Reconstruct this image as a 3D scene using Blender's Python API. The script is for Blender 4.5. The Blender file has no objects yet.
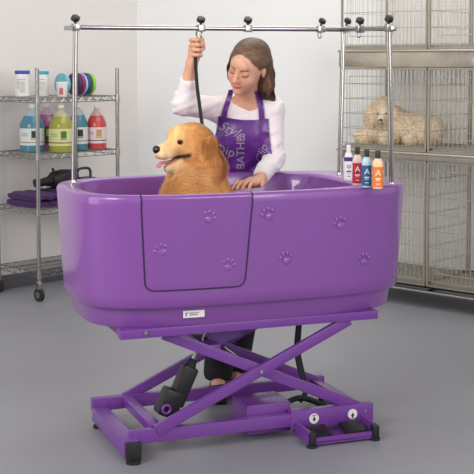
import bpy, bmesh, math, random
import numpy as np
from mathutils import Vector, Matrix, Euler
from mathutils.bvhtree import BVHTree
random.seed(7); RNG = np.random.default_rng(7)
S = bpy.context.scene
COL = S.collection
R = math.radians
# ---------------------------------------------------------------- camera
TAU = R(3.6); FPX = 1200.0; HC = 1.5; SHIFT = 101.5
cam = bpy.data.objects.new('camera', bpy.data.cameras.new('camera')); COL.objects.link(cam)
cam.location = (0, 0, HC); cam.rotation_euler = (R(90) - TAU, 0, 0)
cam.data.sensor_width = 36; cam.data.lens = 36 * FPX / 474
cam.data.shift_y = -SHIFT / 474; cam.data.clip_end = 60
S.camera = cam
# ---------------------------------------------------------------- world, lamps, exposure
w = bpy.data.worlds.new('studio'); S.world = w; w.use_nodes = True
_nt = w.node_tree; _tc = _nt.nodes.new('ShaderNodeTexCoord'); _wv = _nt.nodes.new('ShaderNodeTexNoise'); _wv.inputs['Scale'].default_value = 1.7
_cr = _nt.nodes.new('ShaderNodeValToRGB'); _cr.color_ramp.elements[0].position = .42; _cr.color_ramp.elements[0].color = (.22, .22, .24, 1)
_cr.color_ramp.elements[1].position = .58; _cr.color_ramp.elements[1].color = (1.05, 1.04, 1.03, 1)
_nt.links.new(_tc.outputs['Generated'], _wv.inputs['Vector']); _nt.links.new(_wv.outputs['Fac'], _cr.inputs['Fac'])
_nt.links.new(_cr.outputs['Color'], _nt.nodes['Background'].inputs[0])
_nt.nodes['Background'].inputs[1].default_value = 0.95
def area(name, loc, target, size, power, color=(1, 1, 1), sy=None):
    l = bpy.data.lights.new(name, 'AREA'); l.energy = power; l.color = color
    l.shape = 'RECTANGLE'; l.size = size; l.size_y = sy or size
    o = bpy.data.objects.new(name, l); COL.objects.link(o); o.location = loc
    o.rotation_euler = (Vector(target) - Vector(loc)).to_track_quat('-Z', 'Y').to_euler()
    return o
area('softbox_key', (-2.6, 1.6, 3.0), (0, 5.0, 0.9), 1.6, 105, (1, 0.97, 0.93), 1.6)
area('softbox_fill', (2.2, 1.4, 2.1), (0.9, 6.2, 0.8), 1.8, 62, (1, 0.98, 0.96), 1.8)
area('ceiling_lamp', (0.4, 6.4, 3.3), (0.2, 6.6, 0), 2.4, 42, (1, 0.98, 0.95), 1.6)
area('added_side_light', (-3.3, 3.4, 1.5), (-.6, 4.7, 0.8), 1.5, 30, (1, .97, .95), 2.2)  # unseen area light, added so the tub's left end reflects something bright
S.view_settings.view_transform = 'Standard'; S.view_settings.look = 'None'
S.view_settings.gamma = 1; S.view_settings.use_curve_mapping = False
S.view_settings.exposure = 0.0
# ---------------------------------------------------------------- projection helper (pixel -> world)
_F = Vector((0, math.cos(TAU), -math.sin(TAU))); _U = Vector((0, math.sin(TAU), math.cos(TAU))); _X = Vector((1, 0, 0))
CP = Vector((0, 0, HC))
def ray(px, py): return _F + _X * ((px - 237) / FPX) + _U * ((237 - SHIFT - py) / FPX)
def onY(px, py, Y): r = ray(px, py); return CP + r * (Y / r.y)
def onZ(px, py, Z): r = ray(px, py); return CP + r * ((Z - HC) / r.z)
TH = R(20.5); TO = Vector((0, 4.87, 0))
TU = Vector((math.cos(TH), math.sin(TH), 0)); TV = Vector((-math.sin(TH), math.cos(TH), 0))
def tub(u, v, z): return TO + TU * u + TV * v + Vector((0, 0, z))
def onV(px, py, v):
    r = ray(px, py); t = (v - (CP - TO).dot(TV)) / r.dot(TV); d = CP + r * t - TO
    return Vector((d.dot(TU), v, d.z))
# ---------------------------------------------------------------- materials
def s2l(c): return tuple(((x / 255) / 12.92 if x / 255 <= .04045 else ((x / 255 + .055) / 1.055) ** 2.4) for x in c)
MATS = {}
def mat(name, rgb, rough=.5, metal=0, coat=0, var=.06, scale=30, bump=0, bscale=200, trans=0, attr=None, sheen=0, sss=0, alpha=1):
    if name in MATS: return MATS[name]
    m = bpy.data.materials.new(name); m.use_nodes = True; nt = m.node_tree; b = nt.nodes['Principled BSDF']
    L = nt.links.new
    tc = nt.nodes.new('ShaderNodeTexCoord'); nz = nt.nodes.new('ShaderNodeTexNoise')
    nz.inputs['Scale'].default_value = scale; nz.inputs['Detail'].default_value = 3
    L(tc.outputs['Object'], nz.inputs['Vector'])
    mx = nt.nodes.new('ShaderNodeMix'); mx.data_type = 'RGBA'; mx.blend_type = 'MULTIPLY'
    rp = nt.nodes.new('ShaderNodeMapRange'); rp.inputs[1].default_value = .3; rp.inputs[2].default_value = .7
    rp.inputs[3].default_value = 1 - var; rp.inputs[4].default_value = 1 + var * .3
    L(nz.outputs['Fac'], rp.inputs[0])
    c = s2l(rgb); mx.inputs[0].default_value = 1; mx.inputs[6].default_value = (*c, 1)
    if attr:
        at = nt.nodes.new('ShaderNodeAttribute'); at.attribute_name = attr; L(at.outputs['Color'], mx.inputs[6])
    L(rp.outputs[0], mx.inputs[7]); L(mx.outputs[2], b.inputs['Base Color'])
    b.inputs['Roughness'].default_value = rough; b.inputs['Metallic'].default_value = metal
    b.inputs['Coat Weight'].default_value = coat; b.inputs['Coat Roughness'].default_value = .08
    b.inputs['Transmission Weight'].default_value = trans
    b.inputs['Sheen Weight'].default_value = sheen
    if sss: b.inputs['Subsurface Weight'].default_value = sss; b.inputs['Subsurface Radius'].default_value = (.012, .005, .003); b.inputs['Subsurface Scale'].default_value = 1
    b.inputs['Alpha'].default_value = alpha
    if bump:
        n2 = nt.nodes.new('ShaderNodeTexNoise'); n2.inputs['Scale'].default_value = bscale; L(tc.outputs['Object'], n2.inputs['Vector'])
        bp = nt.nodes.new('ShaderNodeBump'); bp.inputs['Strength'].default_value = bump; bp.inputs['Distance'].default_value = .01
        L(n2.outputs['Fac'], bp.inputs['Height']); L(bp.outputs[0], b.inputs['Normal'])
    MATS[name] = m; return m
PURPLE = mat('purple_plastic', (130, 73, 156), .4, coat=.7, var=.03, scale=4)
PURPLE2 = mat('purple_paint', (112, 58, 146), .33, coat=.2, var=.05, scale=10)
STEEL = mat('brushed_steel', (172, 169, 166), .17, 1, var=.08, scale=60)
CHROME = mat('chrome', (172, 170, 168), .26, 1, var=.1, scale=80)
WIRE = mat('cage_wire', (200, 196, 186), .38, .8, var=.1, scale=40)
BACKW = mat('pale_back_bars', (226, 222, 212), .5, .2, var=.05)
TRAY = mat('galvanised_tray', (178, 171, 158), .36, .75, var=.15, scale=8)
BLACK = mat('black_plastic', (26, 25, 27), .45, var=.2)
RUBBER = mat('rubber', (38, 38, 40), .7, var=.2)
WHITE = mat('white_plastic', (232, 228, 226), .4, var=.03)
# ---------------------------------------------------------------- geometry helpers
class MB:
    def __init__(s): s.bm = bmesh.new()
    def _x(s, vs, M):
        if M is not None: bmesh.ops.transform(s.bm, matrix=M, verts=vs)
        return s
    def box(s, c, d, rot=None, bev=0):
        r = bmesh.ops.create_cube(s.bm, size=1)['verts']
        M = Matrix.Translation(Vector(c)) @ (rot.to_4x4() if rot else Matrix.Identity(4)) @ Matrix.Diagonal((*d, 1))
        s._x(r, M)
        if bev:
            es = list({e for v in r for e in v.link_edges})
            bmesh.ops.bevel(s.bm, geom=es, offset=bev, segments=2, affect='EDGES', profile=.6)
        return s
    def bar(s, a, b, wd, ht, bev=0):      # rectangular bar from a to b, ht measured upward
        a = Vector(a); b = Vector(b); d = b - a; x = d.normalized(); z = Vector((0, 0, 1))
        if abs(x.z) > .99: z = Vector((0, 1, 0))
        y = z.cross(x).normalized(); z = x.cross(y)
        return s.box((a + b) / 2, (d.length, wd, ht), Matrix((x, y, z)).transposed(), bev)
    def cyl(s, a, b, r1, r2=None, n=16, caps=True):
        a = Vector(a); b = Vector(b); d = b - a
        q = d.to_track_quat('Z', 'Y').to_matrix().to_4x4()
        r = bmesh.ops.create_cone(s.bm, cap_ends=caps, segments=n, radius1=r1, radius2=r1 if r2 is None else r2, depth=d.length)['verts']
        return s._x(r, Matrix.Translation((a + b) / 2) @ q)
    def sph(s, c, r, rot=None, n=16):
        if not hasattr(r, '__len__'): r = (r, r, r)
        vs = bmesh.ops.create_uvsphere(s.bm, u_segments=n, v_segments=max(6, n // 2 + 2), radius=1)['verts']
        return s._x(vs, Matrix.Translation(Vector(c)) @ (rot.to_4x4() if rot else Matrix.Identity(4)) @ Matrix.Diagonal((*r, 1)))
    def tube(s, pts, r, n=8, caps=True, closed=False):
        pts = [Vector(p) for p in pts]; N = len(pts); rr = r if hasattr(r, '__len__') else [r] * N
        rings = []; ref = None
        for i, p in enumerate(pts):
            if closed: t = (pts[(i + 1) % N] - pts[i - 1]).normalized()
            else: t = (pts[min(i + 1, N - 1)] - pts[max(i - 1, 0)]).normalized()
            if ref is None: ref = t.orthogonal().normalized()
            ref = (ref - t * ref.dot(t)).normalized(); bn = t.cross(ref)
            rings.append([s.bm.verts.new(p + (ref * math.cos(2 * math.pi * k / n) + bn * math.sin(2 * math.pi * k / n)) * rr[i]) for k in range(n)])
        for i in range(N if closed else N - 1):
            A, B = rings[i], rings[(i + 1) % N]
            for k in range(n): s.bm.faces.new((A[k], A[(k + 1) % n], B[(k + 1) % n], B[k]))
        if caps and not closed:
            s.bm.faces.new(rings[0][::-1]); s.bm.faces.new(rings[-1])
        return s
    def lathe(s, prof, c=(0, 0, 0), n=24, sx=1, sy=1, rot=None):
        rings = []; c = Vector(c)
        for r, z in prof:
            rings.append([])
            for k in range(n):
                p = Vector((r * sx * math.cos(2 * math.pi * k / n), r * sy * math.sin(2 * math.pi * k / n), z))
                if rot: p = rot @ p
                rings[-1].append(s.bm.verts.new(c + p))
        return s.loft(rings)
    def loft(s, rings, cap0=True, cap1=True):
        n = len(rings[0])
        for A, B in zip(rings, rings[1:]):
            for k in range(n): s.bm.faces.new((A[k], A[(k + 1) % n], B[(k + 1) % n], B[k]))
        if cap0: s.bm.faces.new(rings[0][::-1])
        if cap1: s.bm.faces.new(rings[-1])
        return s
    def ring(s, pts): return [s.bm.verts.new(Vector(p)) for p in pts]
    def prism(s, poly, ax, d0, d1):       # poly in 2D, extruded along axis index ax
        def P(a, b, d): return {0: (d, a, b), 1: (a, d, b), 2: (a, b, d)}[ax]
        A = s.ring([P(a, b, d0) for a, b in poly]); B = s.ring([P(a, b, d1) for a, b in poly])
        s.loft([A, B]); bmesh.ops.recalc_face_normals(s.bm, faces=s.bm.faces[:]); return s
    def build(s, name, m, parent=None, smooth=True, loc=None, rotz=None, recalc=False):
        if recalc: bmesh.ops.recalc_face_normals(s.bm, faces=s.bm.faces[:])
        me = bpy.data.meshes.new(name); s.bm.to_mesh(me); s.bm.free()
        return link(name, me, m, parent, smooth, loc, rotz)
def link(name, me, m, parent=None, smooth=True, loc=None, rotz=None):
    if m: me.materials.append(m)
    if smooth and len(me.polygons):
        me.polygons.foreach_set('use_smooth', [True] * len(me.polygons))
        try: me.set_sharp_from_angle(angle=R(38))
        except Exception: pass
    o = bpy.data.objects.new(name, me); COL.objects.link(o)
    if parent: o.parent = parent
    if loc is not None: o.location = loc
    if rotz is not None: o.rotation_euler = (0, 0, rotz)
    return o
def tag(o, label=None, cat=None, group=None, kind=None):
    if label: o['label'] = label
    if cat: o['category'] = cat
    if group: o['group'] = group
    if kind: o['kind'] = kind
    return o
def thing(name, label, cat, loc=(0, 0, 0), rz=0, group=None):
    o = bpy.data.objects.new(name, None); COL.objects.link(o); o.location = loc; o.rotation_euler = (0, 0, rz)
    o.empty_display_size = .1
    return tag(o, label, cat, group)
def copy_tree(o, parent=None):
    c = o.copy(); COL.objects.link(c)
    if parent: c.parent = parent
    for ch in list(o.children): copy_tree(ch, c)
    return c
def spline(pts, n=8):
    pts = [Vector(p) for p in pts]; P = [pts[0] * 2 - pts[1]] + pts + [pts[-1] * 2 - pts[-2]]; out = []
    for i in range(1, len(P) - 2):
        for k in range(n):
            t = k / n; a, b, c, d = P[i - 1:i + 3]
            out.append(.5 * ((2 * b) + (c - a) * t + (2 * a - 5 * b + 4 * c - d) * t * t + (3 * b - a - 3 * c + d) * t ** 3))
    out.append(pts[-1]); return out
def text_mesh(body, size, extrude=.0005, shear=0):
    cu = bpy.data.curves.new('t', 'FONT'); cu.body = body; cu.size = size; cu.align_x = 'CENTER'; cu.align_y = 'CENTER'
    cu.extrude = extrude; cu.shear = shear; cu.resolution_u = 3
    o = bpy.data.objects.new('t', cu); COL.objects.link(o)
    me = bpy.data.meshes.new_from_object(o.evaluated_get(bpy.context.evaluated_depsgraph_get()))
    bpy.data.objects.remove(o); return me
# ---------------------------------------------------------------- implicit-surface modelling (bodies)
class SDF:
    def __init__(s, lo, hi, h):
        s.lo = np.array(lo, float); s.h = h
        s.n = np.ceil((np.array(hi) - s.lo) / h).astype(int) + 1
        s.D = np.full(s.n, .5, np.float32); s.prims = []
    def _sub(s, c, rad, pad):
        a = np.maximum(((np.array(c) - rad - pad - s.lo) / s.h).astype(int), 0)
        b = np.minimum(((np.array(c) + rad + pad - s.lo) / s.h).astype(int) + 2, s.n)
        if np.any(b <= a): return None
        sl = tuple(slice(int(x), int(y)) for x, y in zip(a, b))
        g = np.stack(np.meshgrid(*[s.lo[i] + s.h * np.arange(a[i], b[i]) for i in range(3)], indexing='ij'), -1)
        return sl, g
    def _mix(s, sl, d, k, op):
        A = s.D[sl]
        if op == 'add':
            hh = np.maximum(k - np.abs(A - d), 0) / k; s.D[sl] = np.minimum(A, d) - hh * hh * k * .25
        else:
            d = -d; hh = np.maximum(k - np.abs(A - d), 0) / k; s.D[sl] = np.maximum(A, d) + hh * hh * k * .25
    @staticmethod
    def d_ell(p, c, r, M):
        q = (p - np.array(c, float)) @ M; r = np.array(r, float)
        k0 = np.linalg.norm(q / r, axis=-1); k1 = np.linalg.norm(q / r ** 2, axis=-1) + 1e-9
        return k0 * (k0 - 1) / k1
    @staticmethod
    def d_cone(p, a, b, ra, rb):
        a = np.array(a, float); b = np.array(b, float); ab = b - a
        t = np.clip(((p - a) @ ab) / (ab @ ab), 0, 1)
        return np.linalg.norm(p - a - t[..., None] * ab, axis=-1) - (ra + (rb - ra) * t)
    def ell(s, c, r, M=None, k=.02, op='add', col=None):
        M = np.eye(3) if M is None else np.array(M)[:3, :3]
        q = s._sub(c, max(r), k + 4 * s.h)
        if q: s._mix(q[0], s.d_ell(q[1], c, r, M), k, op)
        if op == 'add': s.prims.append(('e', c, r, M, col))
        return s
    def cone(s, a, b, ra, rb, k=.02, op='add', col=None):
        a = np.array(a, float); b = np.array(b, float); c = (a + b) / 2
        q = s._sub(c, np.abs(b - a) / 2 + max(ra, rb), k + 4 * s.h)
        if q: s._mix(q[0], s.d_cone(q[1], a, b, ra, rb), k, op)
        if op == 'add': s.prims.append(('c', a, b, ra, rb, col))
        return s
    def chain(s, pts, rs, k=.02, col=None):
        for i in range(len(pts) - 1): s.cone(pts[i], pts[i + 1], rs[i], rs[i + 1], k, col=col)
        return s
    def mesh(s):
        D = s.D; ins = D < 0; n = s.n - 1
        def cor(i, j, k): return D[i:i + n[0], j:j + n[1], k:k + n[2]]
        cnt = np.zeros(n, np.int8)
        for i in (0, 1):
            for j in (0, 1):
                for k in (0, 1): cnt += ins[i:i + n[0], j:j + n[1], k:k + n[2]]
        idx = np.argwhere((cnt > 0) & (cnt < 8))
        vid = np.full(n, -1, np.int64); vid[tuple(idx.T)] = np.arange(len(idx))
        acc = np.zeros((len(idx), 3)); num = np.zeros(len(idx))
        C = [(i, j, k) for i in (0, 1) for j in (0, 1) for k in (0, 1)]
        val = {c: D[idx[:, 0] + c[0], idx[:, 1] + c[1], idx[:, 2] + c[2]] for c in C}
        for c in C:
            for ax in range(3):
                if c[ax]: continue
                e = list(c); e[ax] = 1; e = tuple(e); a, b = val[c], val[e]
                m = (a < 0) != (b < 0); t = np.where(m, a / (a - b + 1e-12), 0)
                p = np.tile(np.array(c, float), (len(idx), 1)); p[:, ax] = t
                acc[m] += p[m]; num[m] += 1
        V = s.lo + (idx + acc / num[:, None]) * s.h
        Q = []
        for ax in range(3):
            sl0 = [slice(None)] * 3; sl1 = [slice(None)] * 3; sl0[ax] = slice(0, -1); sl1[ax] = slice(1, None)
            A, B = ins[tuple(sl0)], ins[tuple(sl1)]
            for flip in (0, 1):
                m = (A & ~B) if not flip else (~A & B)
                e = np.argwhere(m); y, z = (ax + 1) % 3, (ax + 2) % 3
                ok = (e[:, y] > 0) & (e[:, z] > 0) & (e[:, y] < n[y]) & (e[:, z] < n[z]); e = e[ok]
                def at(dy, dz): q = e.copy(); q[:, y] += dy; q[:, z] += dz; return vid[tuple(q.T)]
                qd = np.stack([at(-1, -1), at(0, -1), at(0, 0), at(-1, 0)], 1)
                Q.append(qd[:, ::-1] if flip else qd)
        Q = np.concatenate(Q); Q = Q[(Q >= 0).all(1)]
        return V, Q
    def colors(s, V, default, sharp=.006):
        W = np.zeros(len(V)); Cc = np.zeros((len(V), 3)); best = None
        ds = []
        for p in s.prims:
            d = s.d_ell(V, p[1], p[2], p[3]) if p[0] == 'e' else s.d_cone(V, *p[1:5])
            ds.append(d)
        ds = np.array(ds); mn = ds.min(0)
        for p, d in zip(s.prims, ds):
            wgt = np.exp(-np.clip((d - mn) / sharp, 0, 50)); c = np.array(s2l(p[-1] or default))
            W += wgt; Cc += wgt[:, None] * c
        return Cc / W[:, None]
def np_mesh(name, V, Q, col=None):
    me = bpy.data.meshes.new(name); V = np.asarray(V, np.float32); Q = np.asarray(Q, np.int32); k = Q.shape[1]
    me.vertices.add(len(V)); me.vertices.foreach_set('co', V.ravel())
    me.loops.add(Q.size); me.loops.foreach_set('vertex_index', Q.ravel())
    me.polygons.add(len(Q)); me.polygons.foreach_set('loop_start', np.arange(0, Q.size, k, dtype=np.int32))
    me.polygons.foreach_set('loop_total', np.full(len(Q), k, np.int32))
    me.update(calc_edges=True); me.validate()
    if col is not None:
        ca = me.color_attributes.new('tint', 'FLOAT_COLOR', 'POINT')
        ca.data.foreach_set('color', np.concatenate([col, np.ones((len(V), 1))], 1).astype(np.float32).ravel())
    return me
def normals(V, Q):
    a = V[Q[:, 2]] - V[Q[:, 0]]; b = V[Q[:, 3]] - V[Q[:, 1]]; fn = np.cross(a, b); N = np.zeros_like(V)
    for i in range(4): np.add.at(N, Q[:, i], fn)
    return N / (np.linalg.norm(N, axis=1, keepdims=True) + 1e-12)
def strands(V, N, C, n, comb, length, width, lift=.35, curl=0, mask=None, seg=3, cvar=.12, jit=.25, droop=0, snap=None, soff=.002):
    """tapered ribbon hairs rooted on the surface"""
    idx = np.arange(len(V)) if mask is None else np.nonzero(mask)[0]
    pick = RNG.choice(idx, n); P = V[pick] + RNG.normal(0, .002, (n, 3)); Nn = N[pick]; Cc = C[pick]
    D = comb(P, Nn) + RNG.normal(0, jit, (n, 3)); D -= (D * Nn).sum(1, keepdims=True) * Nn
    D /= np.linalg.norm(D, axis=1, keepdims=True) + 1e-9
    Lg = (length(P) if callable(length) else length) * RNG.uniform(.65, 1.2, n)
    d0 = D + Nn * lift; d0 /= np.linalg.norm(d0, axis=1, keepdims=True)
    side = np.cross(D, Nn); side /= np.linalg.norm(side, axis=1, keepdims=True) + 1e-9
    ph = RNG.uniform(0, 6.28, n); verts = []
    P0 = P - Nn * .003
    for sgi in range(seg + 1):
        t = sgi / seg
        c = P0 + d0 * (Lg * t)[:, None] - Nn * (Lg * lift * .75 * t * t)[:, None] + np.array([0, 0, -1]) * (droop * Lg * t * t)[:, None]
        if curl: c = c + side * (curl * np.sin(ph + t * 5))[:, None] + Nn * (curl * .7 * np.cos(ph + t * 5) * t)[:, None]
        if snap is not None:
            for q_ in range(n):
                hit = snap.find_nearest(Vector(c[q_]))
                if hit[0]: c[q_] = np.array(hit[0] + hit[1] * (soff * (.3 + t)))
        wd = width * (1 - t) ** .7 * RNG.uniform(.8, 1.2, n) if sgi < seg else np.full(n, width * .08)
        verts += [c - side * wd[:, None] / 2, c + side * wd[:, None] / 2]
    nv = 2 * (seg + 1); Vv = np.stack(verts, 1).reshape(-1, 3); base = np.arange(n)[:, None] * nv
    Qs = np.concatenate([base + np.array([[2 * s_, 2 * s_ + 1, 2 * s_ + 3, 2 * s_ + 2]]) for s_ in range(seg)])
    var = np.exp(RNG.normal(0, cvar, (n, 1))); Cv = np.repeat(Cc * var, nv, 0)
    return Vv, Qs, Cv
# ================================================================ THE SETTING
FLOOR = mat('grey_vinyl_floor', (140, 140, 146), .42, var=.07, scale=1.3, bump=.03, bscale=60)
WALL = mat('painted_wall', (224, 219, 215), .85, var=.02, scale=2, bump=.04, bscale=150)
WALLB = mat('painted_wall_back', (232, 232, 231), .85, var=.02, scale=2, bump=.04, bscale=150)
BASE = mat('grey_baseboard', (92, 90, 96), .6, var=.05)
rl = Vector((.69, .72, 0)).normalized(); rw = Vector((-.72, .69, 0)).normalized()
wl0 = Vector((-1.583, 7.728, 0)); corner = wl0 + rl * 1.252
cl = Vector((.743, -.669, 0)).normalized(); cd = Vector((.669, .743, 0)).normalized()
c0 = Vector((.653, 7.615, 0))
far = Vector((3.4, 7.3, 0))
tag(MB().box((0, 5, -.05), (16, 14, .1)).build('floor', FLOOR, smooth=False), kind='structure')
def wall(name, a, b, m, side):
    d = (b - a); n = Vector((-d.y, d.x, 0)).normalized() * side; L = d.length; mid = (a + b) / 2 + n * .06
    o = MB().box((0, 0, 1.7), (L, .12, 3.4)).build(name, m, smooth=False, loc=mid, rotz=math.atan2(d.y, d.x)); tag(o, kind='structure'); return o
wall('wall_left', wl0 - rl * 3.5, corner + rl * .05, WALL, 1)
bd = (Vector((1.10, 8.10, 0)) - corner).normalized(); bend = corner + bd * 5.2
wall('wall_back', corner, bend, WALLB, 1)
def base(name, a, b, side):
    d = b - a; n = Vector((-d.y, d.x, 0)).normalized() * side; mid = (a + b) / 2 + n * .006
    tag(MB().box((0, 0, .047), (d.length, .012, .094), bev=.003).build(name, BASE, loc=mid, rotz=math.atan2(d.y, d.x)), kind='structure')
base('baseboard_left', wl0 - rl * 3.5, corner - rl * .012, -1)
base('baseboard_back', corner, bend, -1)
# ================================================================ GROOMING TUB
T = thing('grooming_tub', 'large purple electric lift dog grooming tub with overhead steel bars', 'grooming tub', TO, TH)
CY = .06; ZR = 1.0
def dims(z):
    t = min(max((z - .568) / (.985 - .575), 0), 1)
    return .680 + .025 * t, .375 + .03 * t
NEX = 3.5
def ovl(a, b, n=NEX, N=96, cx=0, cy=CY):
    out = []
    for k in range(N):
        th_ = 2 * math.pi * k / N; c, s_ = math.cos(th_), math.sin(th_)
        x = a * math.copysign(abs(c) ** (2 / n), c); y = b * math.copysign(abs(s_) ** (2 / n), s_)
        out.append((cx + x, cy + y))
    return out
def vfront(u, z):
    a, b = dims(z); return CY - b * (1 - abs(u / a) ** NEX) ** (1 / NEX)
m = MB(); rings = []
def addr(a, b, z, s_=0): rings.append(m.ring([(x, y, z) for x, y in ovl(a - s_, b, cx=-s_)]))
a, b = dims(.575); addr(a - .02, b - .02, .568); addr(a - .006, b - .006, .5685); addr(a, b, .576)
for z in (.62, .68, .74, .8, .86, .92, .96): a, b = dims(z); addr(a, b, z)
a, b = dims(1)
addr(a, b, .984); addr(a - .003, b - .003, .993); addr(a - .010, b - .009, .999); addr(a - .020, b - .014, 1.0)
addr(a - .052, b - .034, .999, .07); addr(a - .062, b - .042, .994, .074); addr(a - .068, b - .047, .984, .076)
for z, q in ((.9, .075), (.8, .085), (.7, .10), (.66, .115), (.635, .15), (.625, .2)): addr(a - q, b - q + .02, z, .076)
m.loft(rings); basin = m.build('basin', PURPLE, T, recalc=True)
# door seam cut into the shell
path = []
uL0, uL1, uR0, uR1, zb, cr = -.492, -.475, -.066, -.086, .638, .035
path.append((uL0, 1.02)); path.append((uL0, .97))
for k in range(7): path.append((uL0 + (uL1 - uL0) * k / 7, .95 - (.95 - zb - cr) * k / 7))
for k in range(6): t = R(90) * k / 5; path.append((uL1 + cr - cr * math.cos(t), zb + cr - cr * math.sin(t)))
for k in range(1, 12): path.append((uL1 + cr + (uR1 - cr - uL1 - cr) * k / 12, zb))
for k in range(6): t = R(90) * k / 5; path.append((uR1 - cr + cr * math.sin(t), zb + cr - cr * math.cos(t)))
for k in range(8): path.append((uR1 + (uR0 - uR1) * k / 7, zb + cr + (.96 - zb - cr) * k / 7))
path.append((uR0, 1.02))
def sealp(u, z):
    if z > 1.0: return [(u, vfront(u, .985) + .020, .9995), (u, vfront(u, .985) + .012, .9985), (u, vfront(u, .985) + .006, .996), (u, vfront(u, .985) + .0008, .989), (u, vfront(u, .985) + .0004, .982)]
    return [(u, vfront(u, z) + .0010, z)]
gm = MB(); sp0 = [q for u, z in path[:1] for q in sealp(u, z)] + [q for u, z in path[1:-1] for q in sealp(u, z)] + [q for q in sealp(*path[-1])][::-1]
gm.tube(sp0, .0034, 8)
seal = gm.build('door_seal', mat('dark_seal', (52, 22, 74), .6), T, recalc=True); seal['label'] = 'dark seal line round the door'
# door leaf lying over the shell inside the seam
def inside(u, z):
    t = (z - zb) / (.97 - zb); l = uL1 + (uL0 - uL1) * t + .005; r = uR1 + (uR0 - uR1) * t - .005
    return l, r
m = MB(); NZ, NU = 22, 26; gf = []; gb = []
for j in range(NZ + 1):
    z = zb + .006 + (.985 - zb - .006) * j / NZ; l, r = inside(0, z)
    dz = z - zb - .006
    if dz < cr: q = cr - math.sqrt(max(cr * cr - (cr - dz) ** 2, 0)); l += q; r -= q
    rowf = []; rowb = []
    for i in range(NU + 1):
        u = l + (r - l) * i / NU; edge = min(i, NU - i, j) ; o = .0025 if edge else 0.0005
        rowf.append(m.bm.verts.new((u, vfront(u, z) - o, z))); rowb.append(m.bm.verts.new((u, vfront(u, z) + .004, z)))
    gf.append(rowf); gb.append(rowb)
for j in range(NZ):
    for i in range(NU):
        m.bm.faces.new((gf[j][i], gf[j][i + 1], gf[j + 1][i + 1], gf[j + 1][i])); m.bm.faces.new((gb[j][i], gb[j + 1][i], gb[j + 1][i + 1], gb[j][i + 1]))
for j in range(NZ):
    m.bm.faces.new((gf[j][0], gf[j + 1][0], gb[j + 1][0], gb[j][0])); m.bm.faces.new((gf[j][NU], gb[j][NU], gb[j + 1][NU], gf[j + 1][NU]))
for i in range(NU):
    m.bm.faces.new((gf[0][i], gb[0][i], gb[0][i + 1], gf[0][i + 1])); m.bm.faces.new((gf[NZ][i], gf[NZ][i + 1], gb[NZ][i + 1], gb[NZ][i]))
door = m.build('door', PURPLE, T, recalc=True)
def paw(px, py, parent, rot, sc=1.0):
    q = onV(px, py, -.31); q = onV(px, py, vfront(q.x, q.z)); u0, z0 = q.x, q.z
    m = MB(); ca, sa = math.cos(rot), math.sin(rot)
    def pt(du, dz): return (u0 + (du * ca - dz * sa) * sc, z0 + (du * sa + dz * ca) * sc)
    for du, dz, ru, rz_ in ((0, -.008, .016, .0125), (-.022, .010, .0065, .009), (-.009, .022, .0065, .010), (.009, .022, .0065, .010), (.022, .010, .0065, .009)):
        u, z = pt(du, dz); sl = (vfront(u + .01, z) - vfront(u - .01, z)) / .02
        rm = Matrix.Rotation(math.atan(sl), 3, 'Z') @ Matrix.Rotation(-rot, 3, 'Y')
        m.sph((u, vfront(u, z) - .002, z), (ru * sc, .0026, rz_ * sc), rm, 14)
    m.build('paw_print', PURPLE, parent)
for px, py, r_ in ((208.5, 218, -.5), (161, 251, .5), (228, 266, -.3)): paw(px, py, door, r_)
for px, py, r_ in ((268, 215, .4), (286, 259, .2), (340, 224, .35), (364, 260, -.1)): paw(px, py, basin, r_)
# skirt under the basin
m = MB(); rings = []
for q, z in ((.03, .488), (.018, .49), (.014, .496), (0, .577)): rings.append(m.ring([(x, y, z) for x, y in ovl(.660 - q, .350 - q)]))
m.loft(rings); m.build('skirt', PURPLE, T, recalc=True)
m = MB(); n = 12; L0 = onV(180.5, 314, -.25); L1 = onV(202, 314, -.25)
def vsk(u): return CY - .344 * (1 - abs(u / .654) ** NEX) ** (1 / NEX)
uc = (L0.x + L1.x) / 2; us = [uc - .042 + .084 * i / n for i in range(n + 1)]
zc = .537
for z0_, z1_, off, mm, nm in ((zc - .0135, zc + .0135, .003, 'W', 'label_plate'),):
    A = m.ring([(u, vsk(u) - off, z0_) for u in us]); B = m.ring([(u, vsk(u) - off, z1_) for u in us])
    A2 = m.ring([(u, vsk(u) + .003, z0_) for u in us]); B2 = m.ring([(u, vsk(u) + .003, z1_) for u in us])
    for i in range(n):
        m.bm.faces.new((A[i], A[i + 1], B[i + 1], B[i])); m.bm.faces.new((B[i], B[i + 1], B2[i + 1], B2[i])); m.bm.faces.new((A[i + 1], A[i], A2[i], A2[i + 1]))
plate = m.build('label_plate', WHITE, T, recalc=True); plate['label'] = 'small white name plate'
m = MB(); m.box((uc - .031, vsk(uc - .031) - .0035, zc - .001), (.004, .001, .014)); m.box((uc - .027, vsk(uc - .027) - .0035, zc + .005), (.009, .001, .003))
for k, (l_, zz) in enumerate(((.045, .004), (.035, -.003))):
    for i in range(9): m.box((uc - .016 + l_ * i / 9, vsk(uc) - .0037, zc + zz), (l_ / 12, .001, .003))
m.build('lettering', mat('grey_print', (90, 90, 95), .6), plate)
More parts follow.
